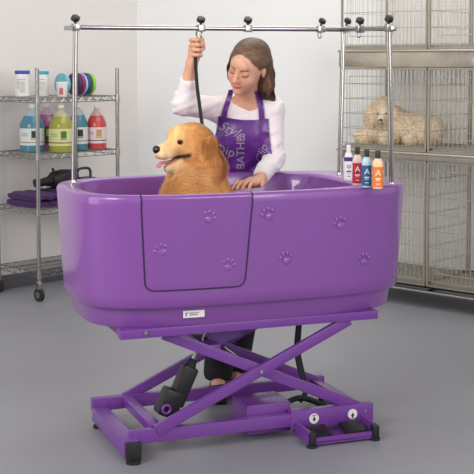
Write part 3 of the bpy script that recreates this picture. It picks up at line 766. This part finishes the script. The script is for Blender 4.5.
sd.cone(hd(.01, 0, -.062), hd(.105, 0, -.092), .036, .0165, .010, col=CREAM)         # jaw
sd.ell(hd(.01, .045, -.035), (.045, .03, .045), HMn, .02, col=GOLD); sd.ell(hd(.01, -.045, -.035), (.045, .03, .045), HMn, .02, col=GOLD)
for s_ in (1, -1): sd.ell(hd(.062, s_ * .036, .012), (.012, .009, .009), HMn, .008, op='sub'); sd.ell(hd(.055, s_ * .034, .03), (.020, .014, .009), HMn, .01, col=LGOLD)
sd.ell(hd(.125, 0, -.068), (.085, .050, .0085), HMn @ np.array(Matrix.Rotation(.30, 3, 'Y')), .004, op='sub')               # open mouth
for s_ in (1, -1):                                                                # ears
    e0 = hd(-.045, s_ * .062, .03); e1 = hd(-.045, s_ * .085, -.055)
    em = Matrix.Rotation(.15 * s_, 3, 'X')
    sd.ell(hd(-.046, s_ * .090, -.034), (.038, .017, .066), HMn @ np.array(Matrix.Rotation(-.12 * s_, 3, 'X')), .015, col=DGOLD)
sd.chain([hd(-.03, 0, -.02), hd(-.06, 0, -.10), chest, ], [.078, .094, .116], .03, col=GOLD)
sd.ell(hd(.02, .01, -.15), (.06, .07, .07), HMn, .04, col=LGOLD)
back = onY(205, 200, 4.92)
sd.ell(back, (.10, .12, .12), None, .05, col=GOLD)
sd.cone(chest + Vector((-.005, -.01, -.04)), chest + Vector((0, -.01, -.14)), .115, .11, .04, col=LGOLD)
sd.cone(back, hips, .105, .135, .05, col=GOLD)
sd.cone(chest + Vector((0, 0, -.1)), hips, .115, .13, .05, col=GOLD)
for s_ in (1, -1):                                                                # legs
    fr = chest + TV * (-.075 * s_) + TU * (-.035); sd.chain([Vector((fr.x, fr.y, chest.z - .10)), Vector((fr.x, fr.y, Z0 + .10)), Vector((fr.x, fr.y, Z0 + .03))], [.055, .034, .03], .03, col=LGOLD)
    f2 = Vector((fr.x, fr.y, Z0 + .028)) - TU * .03; sd.ell(f2, (.05, .033, .027), None, .02, col=CREAM)
    hp = hips + TV * (-.10 * s_); kn = hp - TU * .13 + Vector((0, 0, -.02)); hk = hp + TU * .02; hk.z = Z0 + .05
    sd.chain([hp, kn], [.095, .06], .03, col=GOLD); sd.chain([kn, hk], [.055, .035], .03, col=GOLD)
    pw = kn - TU * .03; pw.z = Z0 + .028; sd.cone(hk - Vector((0, 0, .02)), pw, .028, .030, .02, col=LGOLD)
tl = [hips + TU * .12 - Vector((0, 0, .05)), hips + TU * .22 + Vector((0, 0, -.085)), hips + TU * .30 + TV * .1 + Vector((0, 0, -.095))]
sd.chain(tl, [.04, .032, .02], .03, col=LGOLD)
V, Q = sd.mesh(); C = sd.colors(V, GOLD, .012); N = normals(V, Q)
from mathutils import noise as _nz
_t = np.array([_nz.noise(Vector((v[0] * 16, v[1] * 16, v[2] * 9))) + .6 * _nz.noise(Vector((v[0] * 45, v[1] * 45, v[2] * 20))) for v in V])
C = C * np.exp(np.clip(_t, -1, 1)[:, None] * np.array([.35, .5, .7]))
# dark lip line along the mouth
loc = (V - np.array(DC)) @ HMn
ml = loc[:, 2] + .068 + .31 * (loc[:, 0] - .125)
lw = np.clip(1.6 - np.abs(ml) / .0085, 0, 1) * np.clip((loc[:, 0] - .030) / .01, 0, 1) * (loc[:, 0] < .150)
C = C * (1 - lw[:, None]) + np.array(s2l((38, 26, 25))) * lw[:, None]; lip = lw > .3
rim_e = np.zeros(len(V), bool)
for s_ in (1, -1):
    d_ = np.linalg.norm((loc - np.array([.062, s_ * .038, .012])) / np.array([1.3, 1, 1]), axis=1); rim_e |= d_ < .0125
C[rim_e] = s2l((70, 42, 26))
dog = thing('golden_retriever', 'golden retriever sitting in the purple tub, mouth open, looking left', 'dog', tuple(tub(.0, 0, Z0)))
def world_mesh(name, V, Q, C, m_, parent, smooth=True):
    o = link(name, np_mesh(name, V - np.array(parent.location), Q, C), m_, parent, smooth); return o
world_mesh('body', V, Q, C, FURM, dog)
HN = np.array(chest) - np.array(hd(-.03, 0, -.02)); HN /= np.linalg.norm(HN)
def dcomb(P, Nn):
    l_ = (P - np.array(DC)) @ HMn; D = np.zeros_like(P)
    h_ = l_[:, 0] > -.02
    D += -HMn[:, 0] * np.where(h_, 1.0, .25)[:, None] + np.array([.25, 0, -1.0]) * np.where(h_, .15, 1.0)[:, None]
    return D
face = (loc[:, 0] > .055) | lip | rim_e
near_head = (loc[:, 2] > -.10) & (loc[:, 0] > -.09)
ear_m = (np.abs(loc[:, 1]) > .068) & (loc[:, 0] < .0) & (loc[:, 2] > -.09) & (loc[:, 0] > -.09)
def dlen(P):
    l_ = (P - np.array(DC)) @ HMn
    return np.where(l_[:, 0] > .02, .010, np.where((l_[:, 2] > -.07) & (l_[:, 0] > -.08), .020, .042))
Lp = [strands(V, N, C, 15000, dcomb, dlen, .0021, lift=.16, mask=near_head & ~face & ~ear_m, cvar=.13, jit=.18),
      strands(V, N, C, 5000, dcomb, .008, .0016, lift=.12, mask=face & ~lip & ~rim_e, cvar=.15, jit=.2),
      strands(V, N, C, 4500, lambda P, n_: np.tile(np.array([.1, 0, -1.]), (len(P), 1)), .034, .0025, lift=.12, mask=ear_m, cvar=.16, jit=.2),
      strands(V, N, C, 44000, dcomb, .060, .0021, lift=.11, mask=~near_head & (V[:, 2] > .78), cvar=.15, jit=.13),
      strands(V, N, C, 6000, dcomb, .035, .006, lift=.2, mask=~near_head & (V[:, 2] <= .78), cvar=.2, jit=.28)]
def joinp(L_):
    o = 0; a = []; b = []; c = []
    for v_, q_, c_ in L_: a.append(v_); b.append(q_ + o); c.append(c_); o += len(v_)
    return np.concatenate(a), np.concatenate(b), np.concatenate(c)
world_mesh('fur', *joinp(Lp), FURM, dog)
def rel(o, parent):  # geometry given in world coordinates
    o.data.transform(Matrix.Translation(-Vector(parent.location))); return o
m = MB(); m.sph(hd(.153, 0, -.012), (.0155, .0205, .0165), HM); rel(m.build('nose', mat('dog_nose', (22, 19, 20), .3, coat=.3), dog), dog)
EYE = mat('dog_eye', (34, 18, 12), .08, coat=1)
for s_ in (1, -1): m = MB(); m.sph(hd(.0575, s_ * .0345, .012), .0095, HM); rel(m.build('eye', EYE, dog), dog)
m = MB(); tng = [hd(.05, 0, -.052), hd(.09, 0, -.066), hd(.128, 0, -.068), hd(.146, .002, -.073), hd(.150, .003, -.086)]
pts = spline(tng, 5); rr = [.013 + .004 * math.sin(math.pi * min(1, i / len(pts) * 1.1)) for i in range(len(pts))]
n = len(pts); m.tube(pts, rr, 12)
for v_ in m.bm.verts:
    k = min(range(n), key=lambda i: (pts[i] - v_.co).length); t_ = (pts[min(k + 1, n - 1)] - pts[max(k - 1, 0)]).normalized(); nn = t_.cross(lf).normalized(); d_ = v_.co - pts[k]; v_.co = pts[k] + d_ - nn * d_.dot(nn) * .62
rel(m.build('tongue', mat('dog_tongue', (205, 120, 120), .35, coat=.3, sss=.2), dog), dog)
# ================================================================ POODLE
def cg(s_, d, z): return c0 + cl * s_ + cd * d + Vector((0, 0, z))
PC = (236, 216, 184); PD = (214, 178, 134)
ZF = .945 + .03
PH = cg(.215, .19, ZF + .165); PH = onY(383, 116, 7.56)
pf = Vector((-.25, -1, -.05)).normalized(); pl = Vector((0, 0, 1)).cross(pf).normalized(); pu = pf.cross(pl); PM = Matrix((pf, pl, pu)).transposed(); PMn = np.array(PM)
def ph(x, y, z): return PH + PM @ Vector((x, y, z))
lo = np.array(PH) - .30; hi = np.array(PH) + .30; lo = np.minimum(lo, np.array(cg(.2, .1, ZF - .03))); hi = np.maximum(hi, np.array(cg(.62, .45, 1.3))); lo[2] = ZF - .01
sp = SDF(lo, hi, .006)
sp.ell(ph(0, 0, .03), (.055, .055, .05), PMn, .02, col=PC); sp.ell(ph(-.01, 0, .072), (.058, .060, .048), PMn, .03, col=PC)
sp.cone(ph(.04, 0, -.005), ph(.105, 0, -.02), .026, .016, .015, col=PC)
for s_ in (1, -1): sp.ell(ph(-.02, s_ * .083, -.012), (.042, .040, .075), PMn, .02, col=PD if s_ > 0 else PC)
sh = cg(.32, .24, ZF + .10); hp = cg(.50, .25, ZF + .10)
sp.cone(ph(-.02, 0, -.01), sh, .06, .085, .04, col=PC); sp.cone(sh, hp, .088, .092, .05, col=PC)
sp.ell(hp + Vector((.02, 0, -.03)), (.08, .08, .075), None, .04, col=PC)
for dx, dd in ((.12, .085), (.31, .07)):
    pa_ = cg(dx, dd, ZF + .035); sp.cone(sh + Vector((0, 0, -.05)) + (cl * (-.08 if dx < .2 else .03)), pa_, .05, .042, .03, col=PC); sp.ell(pa_, (.055, .05, .04), None, .02, col=PC)
pa_ = cg(.44, .13, ZF + .035); sp.cone(hp + Vector((0, 0, -.05)), pa_, .055, .04, .03, col=PC)
pV, pQ = sp.mesh(); pC = sp.colors(pV, PC, .02); pN = normals(pV, pQ); pl_ = (pV - np.array(PH)) @ PMn
pood = thing('poodle', 'cream curly poodle lying in the wire cage with paws forward', 'dog', tuple(cg(.35, .22, ZF)))
world_mesh('body', pV, pQ, pC, FURM, pood)
pm = ~((pl_[:, 0] > .05) & (np.abs(pl_[:, 1]) < .045) & (np.abs(pl_[:, 2]) < .045))
world_mesh('fur', *strands(pV, pN, pC, 15000, lambda P, n_: RNG.normal(0, 1, P.shape), .026, .0055, lift=1.0, curl=.008, mask=pm, cvar=.26), FURM, pood)
m = MB(); m.sph(ph(.120, 0, -.014), (.010, .012, .010), PM); rel(m.build('nose', MATS['dog_nose'], pood), pood)
for s_ in (1, -1): m = MB(); m.sph(ph(.052, s_ * .026, .018), .0085, PM); rel(m.build('eye', EYE, pood), pood)
m = MB(); m.sph(ph(.098, 0, -.036), (.02, .010, .006), PM); rel(m.build('mouth', mat('dark_mouth', (90, 45, 42), .5), pood), pood)
# ================================================================ WOMAN
SK = (226, 172, 142)
SKIN = mat('skin', SK, .5, attr='tint', var=.04, scale=50, sss=.12)
HC_ = onY(247, 67, 5.27)
HRot = Matrix.Rotation(R(-24), 3, 'Z') @ Matrix.Rotation(R(17), 3, 'Y') @ Matrix.Rotation(R(20), 3, 'X')   # local: face -Y, up Z
HRn = np.array(HRot)
def hh(x, y, z): return HC_ + HRot @ Vector((x, y, z))
shR = onY(220, 109, 5.40); shL = onY(271.5, 109, 5.40); elR = onY(184, 104, 5.19); wrR = onY(191.5, 64, 5.14)
elL = onY(274, 158, 5.36); wrL = onY(258.5, 181.5, 5.14); nk = onY(248, 104, 5.40); pel = Vector((.045, 5.56, .90)); ch = onY(247, 135, 5.45)
sk = SDF((-.32, 4.86, 0.0), (.27, 5.72, 1.62), .004)
def he(c, r, k=.012, op='add', col=None, M=None): sk.ell(hh(*c), r, HRn if M is None else HRn @ np.array(M), k, op, col)
he((0, .022, .028), (.074, .090, .082), .02); he((0, -.015, -.01), (.062, .072, .09), .03)
he((0, -.045, -.060), (.040, .036, .040), .03); he((0, -.068, -.096), (.018, .014, .014), .02)
he((.038, -.050, -.035), (.024, .022, .024), .02); he((-.038, -.050, -.035), (.024, .022, .024), .02)
he((0, -.080, .035), (.040, .012, .022), .02)
sk.cone(hh(0, -.086, .010), hh(0, -.107, -.030), .0065, .0095, .010); he((.009, -.095, -.033), (.008, .009, .006), .006); he((-.009, -.095, -.033), (.008, .009, .006), .006)
for s_ in (1, -1):
    he((s_ * .031, -.094, .004), (.019, .014, .012), .012, 'sub'); he((s_ * .031, -.074, .002), (.0135, .0125, .0125), .004)
    he((s_ * .079, .012, -.006), (.008, .014, .024), .005)
LIPC = (208, 128, 118)
he((0, -.0885, -.0570), (.021, .008, .0036), .005, col=LIPC); he((0, -.087, -.0635), (.017, .008, .0042), .005, col=LIPC)
sk.cone(hh(0, .015, -.06), nk + Vector((0, .01, .0)), .048, .052, .03)
sk.ell(ch + Vector((0, .0, .03)), (.125, .08, .12), None, .05)
sk.cone(shR, shL, .046, .046, .05); sk.cone(ch, pel + Vector((0, 0, .12)), .095, .10, .05); sk.ell(pel, (.14, .10, .12), None, .05)
sk.chain([shR, elR], [.046, .036], .02); sk.chain([elR, wrR], [.036, .0235], .015)
sk.chain([shL, elL], [.046, .036], .02); sk.chain([elL, wrL], [.036, .0235], .015)
ftA = onZ(221, 404, 0); ftA = Vector((-.085, 5.30, 0)); ftB = Vector((-.01, 5.42, 0))
for ft, sx in ((ftA, -.07), (ftB, .07)):
    hp_ = pel + Vector((sx, 0, -.05)); kn_ = (hp_ + Vector((ft.x, ft.y, .08))) / 2 + Vector((0, -.02, .0)); an = Vector((ft.x, ft.y + .03, .085))
    sk.chain([hp_, kn_, an], [.08, .055, .034], .03); sk.chain([an, Vector((ft.x, ft.y - .06, .03)), Vector((ft.x, ft.y - .12, .022))], [.034, .03, .024], .02)
# hands
def finger(pts, r0, r1): sk.chain(pts, [(r0 + (r1 - r0) * i / (len(pts) - 1)) * .93 for i in range(len(pts))], .0025)
hR = onY(197, 48, 5.12); gx = Vector((1, 0, 0)); gz = Vector((.14, 0, 1)).normalized()
sk.chain([wrR, wrR + (hR - wrR) * .5], [.0235, .026], .015)
sk.ell(hR + Vector((-.010, .006, -.008)), (.029, .018, .042), None, .015)
for i in range(4):                                  # fingers wrap round the strap, stacked vertically
    z = .034 - .0212 * i; b_ = hR + Vector((-.026 + .002 * i, 0, z)); L_ = (.9, 1, .96, .82)[i]
    finger([b_, b_ + Vector((.008, -.027 * L_, .001)), b_ + Vector((.030 * L_, -.036 * L_, 0)), b_ + Vector((.045 * L_, -.018, -.001)), b_ + Vector((.039 * L_, -.002, -.002))], .0104, .0082)
tb = hR + Vector((-.012, .004, -.02)); finger([tb, hR + Vector((.026, -.002, .0)), hR + Vector((.022, -.018, .036)), hR + Vector((.008, -.030, .050))], .013, .0088)
hL = onY(243.5, 184, 5.03)
sk.chain([wrL, wrL + (hL - wrL) * .5], [.0235, .026], .015)
dh = (hL - wrL).normalized(); sdv = Vector((0, 0, 1)).cross(dh).normalized()
fb = wrL + (hL - wrL) * .72
for i in range(4):
    o_ = sdv * (.028 - .0187 * i) * -1
    sk.cone(wrL + dh * .012 + o_ * .5, fb + o_, .016, .0125, .012)
    L_ = (.92, 1.05, 1, .8)[i]; a1 = fb + o_ + dh * .028 * L_ + Vector((0, 0, .006)) + o_ * .15; a2 = a1 + dh * .024 * L_ + Vector((0, 0, -.010)) + o_ * .1; a3 = a2 + dh * .016 * L_ + Vector((0, 0, -.016))
    finger([fb + o_, a1, a2, a3], .0102, .0078)
t0 = wrL + dh * .015 + sdv * -.018; finger([t0 , t0 + sdv * -.022 + dh * .022, t0 + sdv * -.036 + dh * .045 + Vector((0, 0, -.006))] if False else [wrL + dh * .015 + sdv * .022, wrL + dh * .04 + sdv * .044, wrL + dh * .065 + sdv * .052 + Vector((0, 0, -.01))], .013, .0088)
wV, wQ = sk.mesh(); wC = sk.colors(wV, SK, .0025)
wl = (wV - np.array(HC_)) @ HRn
ck = np.exp(-(((np.abs(wl[:, 0]) - .042) / .018) ** 2 + ((wl[:, 2] + .03) / .02) ** 2)) * (wl[:, 1] < -.03) * (np.abs(wl[:, 2]) < .12)
wC = wC * (1 - .35 * ck[:, None]) + np.array(s2l((225, 140, 120))) * (.35 * ck[:, None])
lid = np.zeros(len(wV), bool)
for s_ in (1, -1): lid |= np.linalg.norm((wl - np.array([s_ * .031, -.084, .006])) / np.array([1.3, 1, .7]), axis=1) < .012
wC[lid] = wC[lid] * .80
wom = thing('person', 'young woman in white long sleeve shirt and purple apron holding a leash', 'person', (.03, 5.42, 0))
world_mesh('body', wV, wQ, wC, SKIN, wom)
HAIRC = (112, 84, 62); HAIRL = (146, 114, 84)
DARK = mat('lash_brown', (48, 32, 26), .7); BROW = mat('brow_brown', (98, 70, 52), .8)
bvh = BVHTree.FromPolygons([Vector(v) for v in wV[::1]], [tuple(int(i) for i in q) for q in wQ])
def onface(x, z, off=0):
    o_ = hh(x, -.30, z); h_ = bvh.ray_cast(o_, HRot @ Vector((0, 1, 0)), .4)
    return (h_[0] if h_[0] else hh(x, -.09, z)) - HRot @ Vector((0, off, 0))
for s_ in (1, -1):
    pts = [onface(s_ * x, z, .0005) for x, z in ((.0175, -.006), (.023, -.0085), (.031, -.0095), (.039, -.0075), (.0455, -.002))]
    m = MB(); m.tube(spline(pts, 4), [.0009 + .0012 * math.sin(math.pi * i / 16) for i in range(17)], 6); rel(m.build('eyelashes', DARK, wom), wom)
    pts = [onface(s_ * x, z, .0003) for x, z in ((.014, .018), (.024, .0225), (.036, .0235), (.046, .018))]
    m = MB(); m.tube(spline(pts, 4), [.0024 - .0014 * i / 12 for i in range(13)], 6); rel(m.build('eyebrow', BROW, wom), wom)
m = MB(); pts = [onface(x, -.0600 + abs(x) * .05, .0001) for x in (-.018, -.009, 0, .009, .018)]
m.tube(spline(pts, 4), .0009, 6); rel(m.build('lip_line', mat('lip_line', (140, 62, 62), .6), wom), wom)
# hair
hs = SDF(np.array(HC_) - .20 - np.array([0, .03, .14]), np.array(HC_) + .22, .005)
HRi = HRn
hs.ell(hh(0, .030, .037), (.083, .098, .085), HRn, .02, col=HAIRC); hs.ell(hh(.085, .0, -.015), (.02, .028, .034), HRn, .008, op='sub')
hs.ell(hh(0, -.078, -.020), (.060, .062, .084), HRn, .010, op='sub')
hs.ell(hh(0, -.09, -.06), (.066, .085, .09), HRn, .010, op='sub')
sR = hh(.070, .015, -.03); sL_ = hh(-.070, .025, -.03)
tail = onY(268, 93, 5.36)
hs.chain([hh(.070, .05, .03), hh(.078, .058, -.03), hh(.086, .05, -.08), onY(267, 92, 5.35), onY(273.5, 98.5, 5.35)], [.022, .026, .028, .026, .010], .02, col=HAIRC)
hs.chain([hh(0, .09, .03), hh(.02, .095, -.06), onY(262, 95, 5.41), onY(270, 98, 5.38)], [.045, .05, .036, .012], .03, col=HAIRC)
hs.chain([hh(-.070, .0, .025), hh(-.076, .0, -.03), hh(-.072, .01, -.075), hh(-.06, .025, -.115)], [.014, .015, .014, .008], .02, col=HAIRC)
hV, hQ = hs.mesh(); hC = hs.colors(hV, HAIRC); hN = normals(hV, hQ)
HAIR = mat('brown_hair', HAIRC, .42, attr='tint', var=.1, scale=90, sheen=.1)
hair = world_mesh('hair', hV, hQ, hC, HAIR, wom)
hl = (hV - np.array(HC_)) @ HRn
def hcomb(P, n_):
    l_ = (P - np.array(HC_)) @ HRn
    D = np.zeros_like(P); topm = np.clip((l_[:, 2] - .0) / .09, 0, 1)
    D += HRn[:, 0] * np.sign(l_[:, 0] + .012)[:, None] * (topm * 1.0)[:, None]; D += HRn[:, 1] * .5 * topm[:, None] + np.array([.12, .0, -1.]) * (1.15 - topm)[:, None]
    return D
hCs = hC.copy()
hbv = BVHTree.FromPolygons([Vector(v) for v in hV], [tuple(int(i) for i in q) for q in hQ])
A_ = strands(hV, hN, hCs, 9000, hcomb, .06, .0021, lift=.05, cvar=.28, jit=.07, snap=hbv, soff=.0025)
hl2 = np.array(s2l(HAIRL)) / np.array(s2l(HAIRC)); nS = len(A_[0]) // 8; pick = np.repeat(RNG.random(nS) < .25, 8)[:, None]; A_ = (A_[0], A_[1], np.where(pick, A_[2] * hl2, A_[2]))
world_mesh('hair_strands', *A_, HAIR, wom)
# shirt
SHIRT = mat('white_shirt', (240, 232, 234), .85, var=.03, scale=14, bump=.25, bscale=38, sheen=.2)
ss = SDF((-.30, 5.03, .78), (.27, 5.72, 1.47), .0045)
ss.ell(ch + Vector((0, .0, .03)), (.137, .092, .125), None, .05); ss.cone(shR + Vector((.0, 0, -.004)), shL + Vector((0, 0, -.004)), .053, .053, .05)
for s_, c_ in ((-1, -.055), (1, .055)): ss.ell(ch + Vector((c_, -.055, .005)), (.052, .042, .052), None, .04)
ss.cone(ch, pel + Vector((0, 0, .10)), .112, .125, .05); ss.ell(pel + Vector((0, 0, .02)), (.155, .115, .10), None, .05)
cuR = elR + (wrR - elR) * .58; ss.chain([shR, elR + Vector((0, 0, -.002))], [.055, .048], .03); ss.chain([elR, cuR], [.048, .036], .02)
cuL = elL + (wrL - elL) * .80; ss.chain([shL, elL], [.056, .047], .03); ss.chain([elL, cuL], [.047, .035], .02)
for p_, q_, r_ in ((cuR, wrR, .05), (cuL, wrL, .05)):
    d_ = (q_ - p_).normalized(); rot_ = d_.to_track_quat('Z', 'Y').to_matrix(); ss.ell(p_ + d_ * .048, (.07, .07, .045), np.array(rot_), .003, op='sub')
# scooped neckline
ss.cone(nk + Vector((0, -.03, .06)), nk + Vector((0.0, -.070, .020)), .054, .042, .006, op='sub'); ss.cone(nk + Vector((0, .02, .0)), nk + Vector((0, -.0, .1)), .060, .075, .006, op='sub')
sV, sQ = ss.mesh(); sN = normals(sV, sQ)
from mathutils import noise as _noise
_d = np.array([max(0, _noise.noise(Vector((v[0] * 14 + v[2] * 9, v[1] * 10, v[2] * 30 - v[0] * 12)))) for v in sV]) * (.010 + .012 * np.exp(-np.minimum(np.linalg.norm(sV - np.array(elR), axis=1), np.linalg.norm(sV - np.array(elL), axis=1)) / .08))
sV = sV + sN * _d[:, None]; world_mesh('shirt', sV, sQ, None, SHIRT, wom) if False else link('shirt', np_mesh('shirt', sV - np.array(wom.location), sQ), SHIRT, wom)
# trousers and shoes
tp = SDF((-.22, 5.20, .03), (.26, 5.74, .95), .008)
tp.ell(pel + Vector((0, 0, -.02)), (.152, .108, .10), None, .04)
for ft, sx in ((ftA, -.07), (ftB, .07)):
    hp_ = pel + Vector((sx, 0, -.05)); kn_ = (hp_ + Vector((ft.x, ft.y, .08))) / 2 + Vector((0, -.02, 0)); an = Vector((ft.x, ft.y + .03, .10))
    tp.chain([hp_, kn_, an], [.09, .068, .066], .03); tp.ell(Vector((ft.x, ft.y + .03, .03)), (.1, .1, .045), None, .004, op='sub')
tV, tQ = tp.mesh(); link('trousers', np_mesh('trousers', tV - np.array(wom.location), tQ), mat('black_trousers', (30, 28, 33), .85, var=.15, bump=.2, bscale=60), wom)
for ft in (ftA, ftB):
    m = MB(); m.sph((ft.x, ft.y - .035, .030), (.046, .125, .034)); m.sph((ft.x, ft.y + .03, .04), (.04, .055, .035)); m.box((ft.x, ft.y - .04, .009), (.082, .225, .018), bev=.008)
    rel(m.build('shoe', BLACK, wom), wom)
# apron draped over the shirt by ray casting from the front
APR = mat('purple_apron', (94, 38, 132), .42, var=.10, scale=12, coat=.1, bump=.35, bscale=22)
sb = BVHTree.FromPolygons([Vector(v) for v in sV], [tuple(int(i) for i in q) for q in sQ])
bb_ = BVHTree.FromPolygons([Vector(v) for v in wV], [tuple(int(i) for i in q) for q in wQ])
def drape(x, z, off=.006, lim=5.30):
    o_ = Vector((x, 4.9, z)); best = None
    for b_ in (sb, bb_):
        h_ = b_.ray_cast(o_, Vector((0, 1, 0)), 1.0)
        if h_[0] and h_[0].y > lim and (best is None or h_[0].y < best): best = h_[0].y
    return (best if best else 5.40) - off
def sheet(name, m_, f, NU_, NV_, off, thick=.004, smoothn=4):
    P = np.array([[f(i / NU_, j / NV_) for i in range(NU_ + 1)] for j in range(NV_ + 1)])    # x,z
    Y = np.array([[drape(x, z, off) for x, z in row] for row in P])
    for _ in range(smoothn): Yp = np.pad(Y, 1, mode='edge'); Y = np.minimum(Y, (Yp[1:-1, 1:-1] * 2 + Yp[:-2, 1:-1] + Yp[2:, 1:-1] + Yp[1:-1, :-2] + Yp[1:-1, 2:]) / 6)
    m = MB(); F_ = [[m.bm.verts.new((P[j, i, 0], Y[j, i], P[j, i, 1])) for i in range(NU_ + 1)] for j in range(NV_ + 1)]
    B_ = [[m.bm.verts.new((P[j, i, 0], Y[j, i] + thick, P[j, i, 1])) for i in range(NU_ + 1)] for j in range(NV_ + 1)]
    for j in range(NV_):
        for i in range(NU_):
            m.bm.faces.new((F_[j][i], F_[j][i + 1], F_[j + 1][i + 1], F_[j + 1][i])); m.bm.faces.new((B_[j][i], B_[j + 1][i], B_[j + 1][i + 1], B_[j][i + 1]))
    for j in range(NV_):
        m.bm.faces.new((F_[j][0], F_[j + 1][0], B_[j + 1][0], B_[j][0])); m.bm.faces.new((F_[j][NU_], B_[j][NU_], B_[j + 1][NU_], F_[j + 1][NU_]))
    for i in range(NU_):
        m.bm.faces.new((F_[0][i], B_[0][i], B_[0][i + 1], F_[0][i + 1])); m.bm.faces.new((F_[NV_][i], F_[NV_][i + 1], B_[NV_][i + 1], B_[NV_][i]))
    return m.build(name, m_, wom, recalc=True)
YA = 5.33
def xz(px, py): q = onY(px, py, YA); return q.x, q.z
TLx, TLz = xz(218.5, 116); TRx, TRz = xz(268.5, 118.5); BLx, BLz = xz(209, 152); BRx, BRz = xz(272, 160)
def apf(u_, v_):       # v 0 bottom .. 1 top
    zt = TLz + (TRz - TLz) * u_ - .012 * math.sin(math.pi * u_); zb2 = .80
    z = zb2 + (zt - zb2) * v_
    fr_ = min(1, max(0, (zt - z) / (TLz - BLz)))
    xl = TLx + (BLx - TLx) * fr_ ** 1.6; xr = TRx + (BRx - TRx) * fr_ ** 1.8
    return xl + (xr - xl) * u_, z
apron = sheet('apron', APR, apf, 40, 56, .007, smoothn=8); rel(apron, wom); apron['label'] = 'purple apron with silver lettering'
def strap(pts, wd):
    sp_ = spline([Vector((*xz(*p), 0)) for p in pts], 6)
    def f(u_, v_):
        k = v_ * (len(sp_) - 1); i = min(int(k), len(sp_) - 2); t = k - i; p = sp_[i].lerp(sp_[i + 1], t); return p.x + (u_ - .5) * wd, p.y
    return f
for pts in ([(223.5, 119), (226, 108), (229, 98), (231.5, 90)], [(262, 120), (261, 108), (259.5, 98), (257, 91)]):
    s_ = sheet('strap', APR, strap(pts, .024), 4, 22, .009, smoothn=2); rel(s_, wom); s_.parent = apron
abv = BVHTree.FromPolygons([v.co + Vector(wom.location) for v in apron.data.vertices], [tuple(p.vertices) for p in apron.data.polygons])
SIL = mat('silver_print', (160, 146, 165), .5, var=.2, scale=60)
SIL2 = mat('dark_print', (78, 70, 96), .5, var=.2)
def aptext(tx, px, py, size, rot, m_, shear=0, off=.0015, squeeze=1):
    me = text_mesh(tx, size, .0004, shear); bm_ = bmesh.new(); bm_.from_mesh(me)
    bmesh.ops.subdivide_edges(bm_, edges=bm_.edges[:], cuts=1); bm_.to_mesh(me); bm_.free()
    cx, cz = xz(px, py); c_, s_ = math.cos(rot), math.sin(rot)
    for v in me.vertices:
        x, y, zz = v.co; x *= squeeze; X = cx + x * c_ - y * s_; Z = cz + x * s_ + y * c_
        h_ = abv.ray_cast(Vector((X, 4.9, Z)), Vector((0, 1, 0)), 1.0); Y = h_[0].y if h_[0] else 5.3
        v.co = Vector((X, Y - off - zz, Z)) - Vector(wom.location)
    o = link('lettering', me, m_, apron, smooth=False)
aptext('Style', 231, 130.5, .062, R(-24), SIL, .45)
aptext('BATHE', 241, 153.5, .052, R(90), SIL, squeeze=.98)
aptext('Dip', 225, 152, .062, R(-12), SIL)
aptext('Clip', 262, 155, .056, R(75), SIL, .3)
# ---------------------------------------------------------------- leash
ls = thing('leash', 'black strap leash hanging from the woman\'s raised hand to the retriever', 'leash', tuple(hR))
sp_ = spline([onY(198.5, 36, 5.13), hR + Vector((-.004, -.012, .015)), hR + Vector((-.006, -.016, -.05)), onY(197, 85, 5.09), onY(199.5, 105, 5.04), onY(201.5, 120, 4.99), onY(203, 130, 4.95), onY(204, 142, 4.93)], 6)
m = MB(); m.tube(sp_, .0075, 8)
for v_ in m.bm.verts:
    k = min(range(len(sp_)), key=lambda i: (sp_[i] - v_.co).length); v_.co.y = sp_[k].y + (v_.co.y - sp_[k].y) * .22
rel(m.build('strap', mat('black_webbing', (24, 23, 26), .7, bump=.3), ls), ls)
m = MB(); c_ = onY(199, 33.5, 5.13)
m.tube([c_ + Vector((.012 * math.cos(a_), 0, .016 * math.sin(a_))) for a_ in [i * 6.283 / 16 for i in range(16)]], .0035, 8, closed=True); rel(m.build('clip', CHROME, ls), ls)
